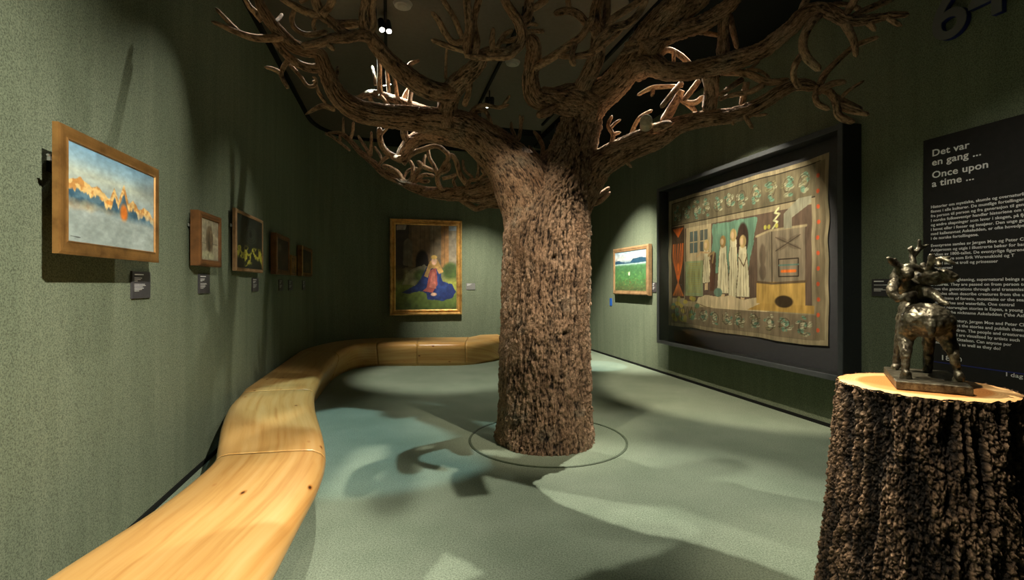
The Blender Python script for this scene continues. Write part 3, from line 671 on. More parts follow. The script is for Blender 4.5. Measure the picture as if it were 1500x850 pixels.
for s in range(len(joints) - 1):
    i0, i1 = joints[s], joints[s + 1]; V = []; G = []; rows = 0
    I = list(range(i0, i1 + 1))
    for q, i in enumerate(I):
        a, b = DL[i], DR[i]; u = (b - a) / np.linalg.norm(b - a); tdir = np.array([-u[1], u[0]]); Wd = np.linalg.norm(b - a)
        off = 0; sc = 1.0
        if q == 0 and i0 > 0: off = .0018
        if q == len(I) - 1 and i1 < len(DL) - 1: off = -.0018
        fin = max(0, (i - (len(DL) - 1 - 2 * NS)) / (2 * NS))           # far end narrows and lifts a little at the back
        row = []
        for sd, x, z in PR:
            if sd == 'L': p = a + u * x
            elif sd == 'R': p = b - u * x * (1.3 + 1.1 * min(1, max(0, (idx(6.0) - i) / (2.5 * NS))))
            else: p = a + u * (.106 + x * (Wd - .212))
            zz_ = z
            if sd != 'R' and z > .4: zz_ += .035 * min(1, fin * 4) if fin > 0 else 0
            zz_ += -.006 * math.sin(math.pi * ((p - a).dot(u) / Wd)) if z > .425 else 0
            p = p + tdir * off
            row.append((p[0], p[1], zz_)); G.append(((p - a).dot(u) + (0 if z > .4 else -.434 + z), along[i] + s * 3.7, 0))
        # arc-length style coordinate across, so that grain wraps down the sides
        V += row; rows += 1
    m = len(PR); V = np.array(V)
    acr = np.zeros(len(V))
    for r in range(rows):
        d = np.linalg.norm(np.diff(V[r * m:(r + 1) * m], axis=0), axis=1); c = np.concatenate([[0], np.cumsum(d)]); acr[r * m:(r + 1) * m] = c - c[10]
    G = [(acr[k], g[1], s * 1.3) for k, g in enumerate(G)]
    Fs = []
    for r in range(rows - 1):
        for k in range(m): Fs.append((r * m + k, r * m + (k + 1) % m, (r + 1) * m + (k + 1) % m, (r + 1) * m + k))
    Fs.append(tuple(range(m))[::-1]); Fs.append(tuple((rows - 1) * m + k for k in range(m)))
    me = bpy.data.meshes.new('section'); me.from_pydata([tuple(v) for v in V], [], Fs); me.update()
    set_vec(me, 'gr', G)
    bm = bmesh.new(); bm.from_mesh(me); bmesh.ops.recalc_face_normals(bm, faces=bm.faces); bm.to_mesh(me); bm.free()
    sm = [len(p.vertices) == 4 for p in me.polygons]
    o = link('section', me, M['pine'], bench); o.data.polygons.foreach_set('use_smooth', sm)

# ---------------------------------------------------------------- painted surfaces (colour per grid vertex)
class Paint:
    def __init__(s, w, h, bg, seed=0):
        s.w, s.h = w, h; s.u, s.v = np.meshgrid(np.linspace(0, 1, w), np.linspace(0, 1, h)); s.seed = seed
        s.a = np.zeros((h, w, 3)) + np.array(bg) / 255.
    def n(s, fx, fy, k=0, o=4): return fbm(s.u * fx, s.v * fy, np.zeros_like(s.u) + s.seed, o, 40 + k)
    def blend(s, m, c):
        m = np.clip(m, 0, 1)[..., None]; s.a = s.a * (1 - m) + (np.array(c) / 255. if not isinstance(c, np.ndarray) else c) * m
    def grad(s, stops):   # vertical, v=0 bottom
        vs = [p for p, _ in stops]; 
        s.a = np.stack([np.interp(s.v, vs, [c[i] / 255. for _, c in stops]) for i in range(3)], -1)
    def ell(s, x, y, rx, ry, c, soft=.15, k=1.0, rot=0):
        dx, dy = s.u - x, s.v - y; cr, sr = math.cos(rot), math.sin(rot); dx, dy = dx * cr + dy * sr, -dx * sr + dy * cr
        d = np.sqrt((dx / rx) ** 2 + (dy / ry) ** 2); s.blend(np.clip((1 - d) / soft + .5, 0, 1) * k, c)
    def poly(s, P, c, wob=.0, k=1.0, blur=0):
        x = s.u + (s.n(14, 14, 7) * wob if wob else 0); y = s.v + (s.n(14, 14, 8) * wob if wob else 0)
        ins = np.zeros_like(s.u, bool); n = len(P)
        for i in range(n):
            (x0, y0), (x1, y1) = P[i], P[(i + 1) % n]
            if y0 == y1: continue
            ins ^= ((y0 > y) != (y1 > y)) & (x < (x1 - x0) * (y - y0) / (y1 - y0) + x0)
        m = ins.astype(float)
        for _ in range(blur):
            m = (m + np.roll(m, 1, 0) + np.roll(m, -1, 0) + np.roll(m, 1, 1) + np.roll(m, -1, 1)) / 5
        s.blend(m * k, c)
    def line(s, P, wd, c, k=1.0, asp=1.0):
        m = np.zeros_like(s.u)
        for (x0, y0), (x1, y1) in zip(P[:-1], P[1:]):
            dx, dy = x1 - x0, (y1 - y0) * asp; L2 = dx * dx + dy * dy + 1e-9
            t = np.clip(((s.u - x0) * dx + (s.v - y0) * asp * dy) / L2, 0, 1)
            d = np.hypot(s.u - x0 - t * dx, (s.v - y0) * asp - t * dy); m = np.maximum(m, np.clip((wd - d) / (wd * .5) + .5, 0, 1))
        s.blend(m * k, c)
    def mottle(s, amt, fx, fy, k=3): s.a = np.clip(s.a * (1 + amt * s.n(fx, fy, k))[..., None], 0, 1)
    def mesh(s, name, W, H, mat, parent, y=0.0, wave=0.0):
        V = np.stack([(s.u - .5) * W, np.full_like(s.u, y), (s.v - .5) * H], -1)
        if wave:
            V[..., 1] += wave * s.n(5, 3, 60); eu = np.minimum(s.u, 1 - s.u); ev = np.minimum(s.v, 1 - s.v)
            V[..., 2] += .012 * vnoise(s.u * 9, s.v * 0, s.u * 0, 3) * (1 - np.clip(ev * 8, 0, 1)); V[..., 0] += .012 * vnoise(s.v * 9, s.v * 0, s.u * 0, 4) * (1 - np.clip(eu * 8, 0, 1))
        w, h = s.w, s.h; i = np.arange(h - 1)[:, None] * w; j = np.arange(w - 1)[None]
        Fq = np.stack([i + j, i + j + 1, i + w + j + 1, i + w + j], -1).reshape(-1, 4)
        me = mesh_np(name, V.reshape(-1, 3), Fq)
        ca = me.color_attributes.new('paint', 'FLOAT_COLOR', 'POINT')
        lin = s2l(np.clip(s.a, 0, 1)).reshape(-1, 3); ca.data.foreach_set('color', np.hstack([lin, np.ones((len(lin), 1))]).astype(np.float32).ravel())
        return link(name, me, mat, parent, True)

def frame_mesh(name, W, H, prof, mat, parent):
    """mitred moulding: prof = closed list of (outward offset from the opening W x H, y depth; negative is towards the room)"""
    V = []; Fs = []; m = len(prof)
    for cx, cz in ((-1, -1), (1, -1), (1, 1), (-1, 1)):
        for o_, y in prof: V.append((cx * (W / 2 + o_), y, cz * (H / 2 + o_)))
    for c in range(4):
        a = c * m; b = ((c + 1) % 4) * m
        for k in range(m): Fs.append((a + k, b + k, b + (k + 1) % m, a + (k + 1) % m))
    return pm(name, V, Fs, mat, parent)

def wall_box(wn, px0, px1, top0, bot0, top1, bot1, off):
    """true rectangle on the wall, off metres into the room, from the corners read in the photograph"""
    A = hit(wn, px0, off); B = hit(wn, px1, off); W = (B - A).length
    zt = (zz(top0, A.y) + zz(top1, B.y)) / 2; zb = (zz(bot0, A.y) + zz(bot1, B.y)) / 2
    C = (A + B) / 2 + winto(wn) * off
    return C, W, zb, zt
def moulding(w_, d_, lip=.02, inner=None):      # framed section: outer width w_, total depth d_, opening at 0
    inner = d_ * .86 if inner is None else inner
    return [(0, -inner), (.004, -inner - .006), (w_ * .18, -d_ * .93), (w_ * .30, -d_ * .92), (w_ * .42, -d_ * .97), (w_ * .62, -d_), (w_ * .82, -d_ * .97), (w_, -d_ * .86), (w_, -.004), (w_ * .3, -.004), (0, -.02)]
def picture(wn, geo, fw, dep, mat, painter, label, res, name='framed_painting', matp=None, extra=None, prof=None, cy=None):
    C, W, zb, zt = geo
    e = empty(name, (C.x, C.y, (zb + zt) / 2), wrot(wn)); tag(e, label, 'painting')
    H = zt - zb; w2, h2 = W - 2 * fw, H - 2 * fw
    frame_mesh('frame', w2, h2, prof or moulding(fw, dep), mat, e)
    P = painter(*res); P.mesh('canvas', w2 + .01, h2 + .01, matp or M['paint'], e, y=cy or -dep * .80)
    b = Bag().box(-w2 / 2 - .02, w2 / 2 + .02, (cy or -dep * .80) + .004, -.006, -h2 / 2 - .02, h2 / 2 + .02); b.make('backboard', M['backing'], e)
    if extra: extra(e, W, H)
    return e

def p_mist(w, h):
    P = Paint(w, h, (150, 170, 175), 3)
    P.grad([(0, (148, 158, 152)), (.3, (158, 170, 166)), (.5, (150, 168, 172)), (.72, (190, 200, 184)), (.86, (150, 182, 196)), (1, (122, 164, 190))])
    j = .020 * P.n(26, .01, 2) + .03 * P.n(9, .01, 1)
    pk = lambda x, wd, ht: ht * np.clip(1 - np.abs(P.u - x) / wd, 0, 1)
    top = .60 - .13 * P.u + np.maximum.reduce([pk(.12, .16, .10), pk(.28, .12, .07), pk(.47, .05, .15), pk(.585, .07, .23), pk(.70, .11, .09), pk(.86, .12, .06)]) + j
    fade = np.clip((P.v - .34 + .06 * P.n(6, 3, 5)) / .12, 0, 1)
    light = np.clip(P.n(30, 18, 33, 3) * 3 + .55, 0, 1)[..., None]
    gold = np.array([232, 196, 128]) / 255. * light + np.array([196, 142, 78]) / 255. * (1 - light)
    P.blend(np.clip((top - P.v) / .012, 0, 1) * fade, gold)
    sh = top - .085 - .03 * np.abs(P.n(18, .01, 36)) * 3
    dk = np.clip(P.n(20, 14, 37, 3) * 2 + .5, 0, 1)[..., None]; blue = np.array([58, 92, 112]) / 255. * dk + np.array([92, 124, 138]) / 255. * (1 - dk)
    P.blend(np.clip((sh - P.v) / .02, 0, 1) * np.clip((P.v - .36 + .08 * P.u + .05 * P.n(5, 4, 9)) / .10, 0, 1), blue)
    P.poly([(.535, .40), (.55, .50), (.585, .60), (.625, .50), (.64, .40)], (74, 96, 104), .01, .8, 2); P.ell(.585, .42, .045, .095, (222, 122, 44), .6, .95)
    P.ell(.40, .49, .03, .02, (224, 150, 66), .8, .8); P.ell(.33, .51, .02, .015, (224, 150, 66), .8, .6)
    m = P.n(5, 7, 11)[..., None] * .10; P.blend(np.clip((.37 - P.v + .08 * P.n(4, 5, 10)) / .12, 0, 1), np.array([.60, .65, .63]) + m)
    P.ell(.96, .78, .16, .14, (104, 114, 112), 1.2, .6); P.line([(.04, .06), (.12, .055)], .004, (60, 60, 60)); P.mottle(.14, 24, 24); return P
def p_sketch(w, h):
    P = Paint(w, h, (150, 142, 118), 5); P.mottle(.25, 4, 4)
    P.ell(.48, .5, .2, .33, (96, 82, 60), .3, .9); P.ell(.48, .72, .13, .12, (120, 104, 78), .3); P.ell(.46, .45, .07, .25, (66, 54, 40), .4, .7)
    P.ell(.4, .12, .4, .1, (168, 168, 132), .6, .7); P.line([(.05, .4), (.95, .42)], .006, (90, 84, 66)); P.mottle(.25, 14, 14, 9); return P
def p_pond(w, h):
    P = Paint(w, h, (34, 40, 32), 6); P.mottle(.4, 5, 5)
    for q in (.10, .17, .24): 
        d = np.abs(np.hypot((P.u - .52), (P.v - .66) * 1.5) - q); P.blend(np.clip((.012 - d) / .01, 0, 1) * .6, (98, 104, 84))
    P.ell(.52, .67, .05, .06, (14, 16, 12), .4)
    n = P.n(9, 9, 4, 3); m = np.clip((.44 - np.abs(P.v - .26) * 1.25 - .22 + n * .5) / .08, 0, 1) * np.clip((.45 - P.v) / .05, 0, 1); P.blend(m, (176, 172, 62))
    P.blend(np.clip((n - .25) / .05, 0, 1) * (P.v < .42), (40, 44, 30)); P.ell(.1, .08, .2, .12, (24, 28, 22), .5); P.ell(.75, .07, .22, .12, (30, 36, 28), .5); P.mottle(.2, 25, 25, 6); return P
def p_dark(w, h):
    P = Paint(w, h, (34, 26, 18), 8); P.ell(.22, .72, .16, .12, (120, 122, 98), .9, .8); P.ell(.6, .3, .25, .2, (64, 42, 24), .8, .6); P.mottle(.4, 8, 8); return P
def p_amber(w, h):
    P = Paint(w, h, (86, 62, 32), 9); P.ell(.5, .6, .35, .3, (130, 96, 48), .8); P.mottle(.35, 6, 6); return P
def p_night(w, h):
    P = Paint(w, h, (48, 46, 38), 10); P.ell(.5, .3, .3, .2, (84, 78, 56), .8); P.mottle(.35, 6, 6); return P
def p_garden(w, h):     # plain stand-in: somebody in a blue cloak seated on a lawn before a stone house
    P = Paint(w, h, (92, 84, 66), 12); P.grad([(0, (70, 88, 44)), (.25, (112, 128, 60)), (.45, (120, 116, 84)), (.5, (88, 74, 56)), (1, (84, 66, 46))])
    P.poly([(0, .45), (0, 1), (.22, 1), (.20, .5)], (44, 36, 30), .01); P.poly([(.26, .5), (.26, 1), (.86, 1), (.86, .48)], (112, 90, 64), .005)
    P.poly([(.56, .5), (.56, 1), (.74, 1), (.74, .5)], (126, 114, 92), .004, .7); P.poly([(.74, .5), (.74, 1), (.87, 1), (.87, .5)], (158, 114, 66), .004, .9); P.poly([(.87, .5), (.87, .96), (1, .96), (1, .5)], (128, 118, 98), .004)
    P.poly([(.87, .94), (.87, 1), (1, 1), (1, .94)], (150, 160, 170), 0); P.poly([(.02, .93), (.02, .99), (.18, .99), (.16, .93)], (140, 132, 122), .01)
    for x in (.33, .4, .47, .62, .8): P.line([(x, .52), (x, 1)], .004, (64, 50, 36), .6)
    P.poly([(.12, .52), (.13, .8), (.2, .84), (.27, .8), (.27, .5)], (104, 98, 80), .006, .8)
    P.ell(.43, .57, .10, .13, (22, 18, 16), .25); P.poly([(.33, .42), (.33, .57), (.53, .57), (.53, .42)], (22, 18, 16), .008)
    P.poly([(.10, .30), (.2, .45), (.46, .53), (.56, .5), (.4, .4), (.3, .28)], (150, 146, 118), .02, .8); P.ell(.42, .40, .12, .07, (74, 90, 44), .5); P.ell(.90, .46, .13, .10, (66, 84, 40), .4); P.ell(.92, .27, .16, .08, (156, 158, 66), 1.0, .8); P.ell(.05, .42, .1, .08, (70, 60, 36), .6)
    blue = (34, 48, 96)
    P.poly([(.10, .20), (.34, .30), (.50, .50), (.58, .54), (.70, .53), (.76, .34), (.92, .30), (.98, .20), (.93, .13), (.74, .10), (.52, .12), (.50, .19), (.42, .22), (.2, .19)], blue, .015)
    P.poly([(.50, .26), (.56, .46), (.66, .50), (.68, .30), (.60, .20), (.44, .22)], (160, 84, 76), .01)
    P.poly([(.46, .40), (.56, .58), (.68, .60), (.78, .44), (.70, .42), (.66, .50), (.57, .48), (.52, .38)], (196, 154, 84), .012, .9)
    P.ell(.625, .575, .045, .048, (222, 180, 150), .15); P.ell(.625, .62, .05, .025, (214, 176, 96), .3)
    P.poly([(.55, .27), (.6, .48), (.64, .42), (.66, .24)], (206, 130, 110), .01, .6); P.ell(.62, .18, .05, .02, (206, 168, 140), .4)
    P.blend(np.clip(P.n(10, 12, 20) * 1.5, 0, .5) * (P.a[..., 2] > P.a[..., 0] * 1.5), (56, 84, 150)); P.mottle(.28, 18, 22); return P
def p_meadow(w, h):
    P = Paint(w, h, (60, 110, 60), 14); P.grad([(0, (74, 84, 52)), (.3, (72, 118, 66)), (.62, (70, 112, 72)), (.66, (120, 156, 130)), (.70, (90, 120, 130)), (.8, (196, 196, 190)), (1, (150, 178, 192))])
    P.poly([(0, .68), (0, .75), (.12, .77), (.3, .72), (.5, .71), (.6, .80), (.8, .82), (1, .80), (1, .68)], (44, 78, 100), .01)
    P.poly([(.0, .655), (0, .685), (1, .69), (1, .665)], (150, 180, 170), .004); P.ell(.48, .43, .025, .05, (214, 222, 190), .4)
    P.blend(np.clip(P.n(22, 30, 5, 3) - .15, 0, .5) * (P.v < .5), (150, 176, 90)); P.blend(np.clip(-P.n(22, 30, 6, 3) - .1, 0, .6) * (P.v < .3), (98, 70, 44)); P.mottle(.2, 20, 20); return P
def p_tapestry(w, h):   # plain stand-in with the same layout and colours: ornamental borders, four pale robed people, a tiled stove
    P = Paint(w, h, (146, 134, 108), 21); A = 1.36
    rng = np.random.RandomState(4)
    def motif(x0, x1, y0, y1, nx, cols, ln=(70, 62, 48)):
        for i in range(nx):
            cx = x0 + (i + .5) * (x1 - x0) / nx; cy = (y0 + y1) / 2; rx = (x1 - x0) / nx * .50; ry = (y1 - y0) * .52
            for k in range(20):
                a = rng.rand() * 6.28; q = rng.rand() * .75; P.ell(cx + rx * q * math.cos(a), cy + ry * q * math.sin(a), rx * .30, ry * .12, cols[rng.randint(len(cols))], .3, .95, a + .8); P.line([(cx + rx * q * math.cos(a) - rx * .2, cy + ry * q * math.sin(a)), (cx + rx * q * math.cos(a) + rx * .2, cy + ry * q * math.sin(a) + ry * .08)], .0014, ln, .7, 1 / A)
            f0 = rng.rand() * 6; sg = rng.choice([-1, 1]); P.line([(cx + rx * .75 * math.cos(sg * t + f0) * (1 - t / 8), cy + ry * .75 * math.sin(sg * t + f0) * (1 - t / 8)) for t in np.linspace(0, 4.5 + 2 * rng.rand(), 10)], .0024, ln, .6, 1 / A)
    g = [(104, 140, 120), (150, 150, 124), (92, 126, 108), (170, 166, 140), (126, 120, 92)]
    P.poly([(.03, .79), (.03, .97), (.95, .97), (.95, .79)], (106, 98, 78)); motif(.04, .94, .80, .96, 11, g)
    P.line([(.03, .79), (.95, .79)], .003, (50, 42, 34)); P.line([(.03, .972), (.965, .972), (.965, .03), (.03, .03), (.03, .972)], .003, (50, 42, 34))
    P.poly([(.15, .20), (.15, .755), (.93, .755), (.93, .20)], (96, 80, 68))
    P.poly([(.37, .40), (.37, .745), (.66, .745), (.64, .62), (.60, .40)], (106, 140, 120), .012)
    P.ell(.575, .62, .035, .10, (66, 52, 44), .2); P.ell(.53, .58, .03, .06, (66, 52, 44), .2)
    P.poly([(.16, .50), (.16, .755), (.36, .755), (.36, .50)], (176, 160, 128)); P.poly([(.19, .56), (.19, .72), (.255, .72), (.255, .56)], (84, 98, 96)); P.poly([(.275, .56), (.275, .72), (.335, .72), (.335, .56)], (88, 94, 88))
    for x in (.222, .305): P.line([(x, .56), (x, .72)], .003, (176, 160, 128))
    for y in (.64,): P.line([(.19, y), (.335, y)], .003, (176, 160, 128), 1, 1 / A)
    P.poly([(.155, .24), (.155, .50), (.30, .50), (.30, .24)], (138, 150, 112))
    for k in range(16): P.line([(.17 + .02 * rng.rand(), .27 + k * .014), (.28, .27 + k * .014)], .0022, (160, 136, 60), .5, 1 / A)
    P.poly([(.03, .22), (.03, .78), (.145, .78), (.145, .22)], (74, 56, 42))       # orange petals panel
    for k in range(7):
        a = (k - 3) * .33; P.line([(.088, .34), (.088 + .05 * math.sin(a), .50 + .02 * math.cos(a)), (.088 + .045 * math.sin(a * 1.5), .64)], .0042, (206, 104, 44), .95, 1 / A)
        P.line([(.088, .34), (.088 + .05 * math.sin(a * 1.2), .24)], .004, (196, 110, 50), .9, 1 / A); P.line([(.088, .70), (.088 + .05 * math.sin(a), .76)], .004, (206, 104, 44), .9, 1 / A)
    P.ell(.088, .46, .010, .035, (240, 120, 40), .3); P.ell(.088, .38, .014, .02, (236, 112, 40), .4)
    robe = (206, 198, 166); dk = (96, 84, 64)
    for cx, wt, yb, yt, hw in ((.325, .030, .335, .575, .020), (.445, .046, .26, .585, .024), (.515, .036, .235, .62, .024), (.575, .044, .24, .57, .024)):
        if cx == .325: P.poly([(cx + .03, .28), (cx + .03, .55), (cx + .07, .55), (cx + .06, .28)], (84, 62, 48), .01)
        P.poly([(cx - wt, yb), (cx - hw, yt), (cx + hw, yt), (cx + wt, yb)], dk, .006); P.poly([(cx - wt + .004, yb + .005), (cx - hw + .003, yt), (cx + hw - .003, yt), (cx + wt - .004, yb + .005)], robe, .006)
        for q in (-.4, .1, .5): P.line([(cx + q * hw, yt - .05), (cx + q * wt, yb + .01)], .0018, (130, 120, 94), .7)
        P.ell(cx, yt + .03, .021, .042, (150, 120, 76) if cx == .445 else (186, 160, 110), .2); P.ell(cx - .006, yt + .03, .010, .022, (206, 176, 138), .3)
        P.poly([(cx - .012, yb - .05), (cx - .012, yb), (cx + .012, yb), (cx + .012, yb - .05)], (196, 170, 132), .004)
    P.line([(.55, .50), (.58, .44), (.60, .50)], .003, (100, 80, 60)); P.line([(.34, .55), (.28, .56), (.25, .53)], .005, (190, 160, 120), 1, 1 / A); P.line([(.34, .53), (.38, .55), (.37, .48)], .006, (150, 128, 92), 1, 1 / A)
    P.poly([(.24, .19), (.26, .235), (.34, .25), (.42, .235), (.5, .25), (.58, .22), (.66, .235), (.74, .165), (.66, .15), (.5, .155), (.4, .15), (.3, .165)], (198, 180, 146), .016)
    P.line([(.24, .19), (.32, .165), (.42, .15), (.56, .155), (.70, .155)], .003, (120, 100, 74), .8)
    P.ell(.41, .27, .03, .03, (104, 130, 114), .2)
    P.poly([(.655, .21), (.655, .34), (.90, .34), (.90, .21)], (184, 150, 84)); P.poly([(.60, .165), (.68, .21), (.94, .21), (.94, .165)], (176, 142, 78)); P.ell(.80, .225, .045, .035, (62, 50, 36), .2)
    P.poly([(.66, .34), (.66, .62), (.73, .645), (.90, .64), (.90, .34)], (130, 118, 100)); P.line([(.74, .34), (.74, .645)], .003, (70, 60, 48)); P.line([(.655, .62), (.73, .645), (.905, .645)], .005, (160, 146, 116), 1, 1 / A); P.line([(.655, .34), (.74, .33), (.905, .34)], .005, (96, 80, 60), 1, 1 / A)
    P.poly([(.80, .645), (.80, .73), (.87, .80), (.93, .80), (.93, .765), (.84, .70), (.84, .645)], (140, 138, 120), 0)
    for s_ in (-1, 1):
        for t_ in (-1, 1): P.ell(.82 + s_ * .028, .56 + t_ * .022, .032, .012, (112, 100, 84), .3, .9, s_ * t_ * .5); P.line([(.82, .56), (.82 + s_ * .06, .56 + t_ * .04)], .002, (60, 50, 42), .8)
    P.line([(.775, .37), (.775, .47), (.87, .47), (.87, .37), (.775, .37)], .003, (60, 50, 42)); P.line([(.79, .40), (.855, .40)], .006, (216, 112, 50), 1, 1 / A); P.line([(.775, .435), (.87, .435)], .003, (92, 120, 110), 1, 1 / A)
    P.ell(.69, .50, .018, .07, (100, 88, 74), .3); P.ell(.69, .40, .018, .05, (100, 88, 74), .3)
    P.line([(.745, .655), (.77, .69), (.75, .70), (.78, .735), (.755, .745), (.775, .77)], .004, (206, 206, 160), .9, 1 / A)
    for x in (.705, .725, .765): P.ell(x, .668, .008, .014, (170, 164, 80), .2)
    P.poly([(.03, .03), (.03, .16), (.95, .16), (.95, .03)], (126, 112, 92)); motif(.17, .94, .035, .155, 9, g + [(180, 176, 150)])
    for k in range(26):
        P.ell(.04 + .22 * rng.rand(), .04 + .19 * rng.rand() ** 1.4, .020, .016, [(170, 152, 74), (150, 142, 76), (96, 128, 104)][k % 3], .3, .9, rng.rand() * 3); 
    P.line([(.05 + .01 * i, .06 + .10 * abs(math.sin(i * .9))) for i in range(20)], .0028, (80, 76, 50), .8)
    P.poly([(.945, .03), (.945, .97), (.985, .97), (.985, .03)], (118, 106, 84)); 
    for y in np.linspace(.08, .9, 11): P.ell(.957, y, .007, .012, (186, 84, 52), .25)
    P.mottle(.22, 60, 10, 5); P.mottle(.10, 200, 8, 6); return P

def bracket(e, W, H):      # zinc security bracket on the near side
    b = Bag(); b.box(-W / 2 - .004, -W / 2 + .02, .0, .012, H * .20, H * .20 + .018); b.cyl((-W / 2 - .010, .006, H * .24), (-W / 2, .006, H * .24), .005)
    b.make('wall_bracket', M['steel'], e)
def gap_picture(*a, gap=0.0, **k):     # hung a little off the wall on spacers
    e = picture(*a, **k); n = winto(a[0]); e.location = e.location - n * gap
    if gap > .02:
        C, W, zb, zt = a[1]; H = zt - zb
        for sx_ in (-1, 1): Bag().box(sx_ * W * .28 - .02, sx_ * W * .28 + .02, -.005, gap - .001, H * .18, H * .18 + .05).make('spacer', M['blackpaint'], e)
    return e
gap_picture('left', wall_box('left', 87, 234, 178, 371, 249, 385, .15), .060, .030, M['oldgold'], p_mist, 'wide gilt framed painting of golden peaks above mist, nearest on the left wall', (190, 170), extra=bracket, gap=.12)
gap_picture('left', wall_box('left', 291, 323.5, 307, 390, 320, 391, .08), .050, .07, M['brown'], p_sketch, 'small deep brown framed picture of a pale standing shape, left of the dark yellow-flecked one', (60, 110), extra=bracket, gap=.02)
gap_picture('left', wall_box('left', 344, 384.5, 303, 397, 325, 400, .055), .034, .035, M['tan'], p_pond, 'upright tan framed dark painting with yellow flecks and rings on the left wall', (80, 140), extra=bracket, gap=.03)
gap_picture('left', wall_box('left', 405, 424, 343, 402, 347, 403, .09), .060, .08, M['brown'], p_dark, 'deep ornate brown framed small dark picture, first of the far trio on the left wall', (40, 70), gap=.02)
gap_picture('left', wall_box('left', 427, 434.5, 374, 403, 375, 404, .06), .035, .05, M['oldgold'], p_amber, 'tiniest gilt framed amber picture, between two larger frames on the left wall', (30, 40), gap=.01)
gap_picture('left', wall_box('left', 442.5, 457, 361, 405, 364, 405, .09), .055, .08, M['oldgold'], p_night, 'small deep gilt framed picture farthest along the left wall', (36, 56), gap=.02)
gap_picture('back', wall_box('back', 571, 677, 320, 462, 323, 461.5, .10), .115, .10, M['brightgold'], p_garden, 'large bright gilt framed painting of a seated blue-cloaked person above the bench', (150, 210), gap=.0, prof=[(0, -.062), (.012, -.066), (.020, -.072), (.030, -.070), (.034, -.058), (.046, -.050), (.062, -.052), (.074, -.070), (.080, -.092), (.088, -.100), (.104, -.100), (.112, -.094), (.115, -.084), (.115, -.004), (.03, -.004), (0, -.02)], cy=-.058)
gap_picture('right', wall_box('right', 897.5, 949, 364.5, 431, 358.5, 433.5, .10), .075, .08, M['tan'], p_meadow, 'small brown framed painting of a green meadow under distant hills beside the tapestry case', (90, 120), gap=.02)

# tapestry case
FX0, FX1 = 962, 1234; OFF = .228
A = hit('right', FX0, OFF); B = hit('right', FX1, OFF); W = (B - A).length; C = (A + B) / 2 + winto('right') * OFF
zt, zb = 2.985, .532; H = zt - zb
case = empty('display_case', (C.x, C.y, (zt + zb) / 2), wrot('right')); tag(case, 'large deep black glazed display case on the right wall', 'display case')
fw = .055; w2, h2 = W - 2 * fw, H - 2 * fw
frame_mesh('frame', w2, h2, [(0, -OFF + .02), (0, -OFF + .004), (.004, -OFF), (fw - .003, -OFF), (fw, -OFF + .003), (fw, -OFF + .012), (0.004, -OFF + .012)], M['boxedge'], case)
frame_mesh('side_panels', w2, h2, [(.004, -OFF + .012), (fw, -OFF + .012), (fw, -.002), (.004, -.002)], M['box'], case)
Bag().box(-w2 / 2 - .003, w2 / 2 + .003, -.05, -.012, -h2 / 2 - .003, h2 / 2 + .003).make('backing_board', M['backing'], case)
Bag().box(-w2 / 2 - .001, w2 / 2 + .001, -OFF + .014, -OFF + .018, -h2 / 2 - .001, h2 / 2 + .001).make('glass_pane', M['glass'], case)
A2 = hit('right', 979, .07); B2 = hit('right', 1213, .07); zt2 = (zz(294, A2.y) + zz(226, B2.y)) / 2; zb2 = (zz(482, A2.y) + zz(499, B2.y)) / 2
C2 = (A2 + B2) / 2 + winto('right') * .07
tp = p_tapestry(380, 300).mesh('tapestry', (B2 - A2).length, zt2 - zb2, M['weave'], None, y=-.062, wave=.006)
tp.location = (C2.x, C2.y, (zt2 + zb2) / 2); tp.rotation_euler = (0, 0, wrot('right'))
tag(tp, 'woven wool tapestry with four pale robed people beside a stove inside the black glazed case', 'tapestry')

# ---------------------------------------------------------------- wall labels
def wall_label(wn, x0, x1, y0, y1, label, mat, lines, group='small wall labels'):
    C, W, zb, zt = wall_box(wn, x0, x1, y0, y1, y0, y1, .012); H = zt - zb
    e = empty('wall_label', (C.x, C.y, (zb + zt) / 2), wrot(wn)); tag(e, label, 'label', group)
    Bag().box(-W / 2, W / 2, -.012, -.001, -H / 2, H / 2).make('plate', mat, e)
    b = Bag(); z = H * .40
    for i, (ln, hgt) in enumerate(lines):
        if ln: b.box(-W * .40, -W * .40 + W * .8 * ln, -.0132, -.0118, z - hgt * H, z)
        z -= hgt * H + .035 * H
    b.make('printed_lines', M['text'], e); return e
LN = [(.62, .035), (0, .03), (.5, .022), (.42, .022), (.2, .02), (0, .03), (.7, .014), (.75, .014), (.55, .014), (.62, .014), (.5, .014), (.3, .014)]
wall_label('left', 194, 220.5, 398, 437, 'largest dark wall label, under the misty mountain painting', M['plate'], LN)
wall_label('left', 292, 307.5, 402, 430, 'dark wall label under the deep brown frame with a pale standing shape', M['plate'], LN)
wall_label('left', 370, 379, 407.5, 427, 'dark wall label under the tan framed yellow-flecked painting', M['plate'], LN)
wall_label('left', 409, 415, 410, 426, 'dark wall label under the ornate brown frame of the far trio', M['plate'], LN)
wall_label('left', 423, 429, 410.5, 425.5, 'dark wall label under the tiniest gilt frame', M['plate'], LN)
wall_label('left', 443.5, 447.5, 411, 425, 'dark wall label under the farthest gilt frame on the left wall', M['plate'], LN)
wall_label('back', 683, 696, 415, 424.5, 'grey wall label right of the blue-cloaked figure painting', M['greyplate'], LN[:5])
wall_label('right', 955.5, 961, 414, 428, 'dark wall label between the meadow painting and the tapestry case', M['plate'], LN)
wall_label('right', 1277, 1310, 409, 434, 'dark wall label left of the bronze, by the black text board', M['plate'], [(.55, .06), (0, .10), (.8, .035), (0, .12), (.5, .03), (.9, .03), (.4, .03)])
Cx, Wt, a_, b_ = wall_box('right', 893.2, 896, 437, 448, 437, 448, .01)
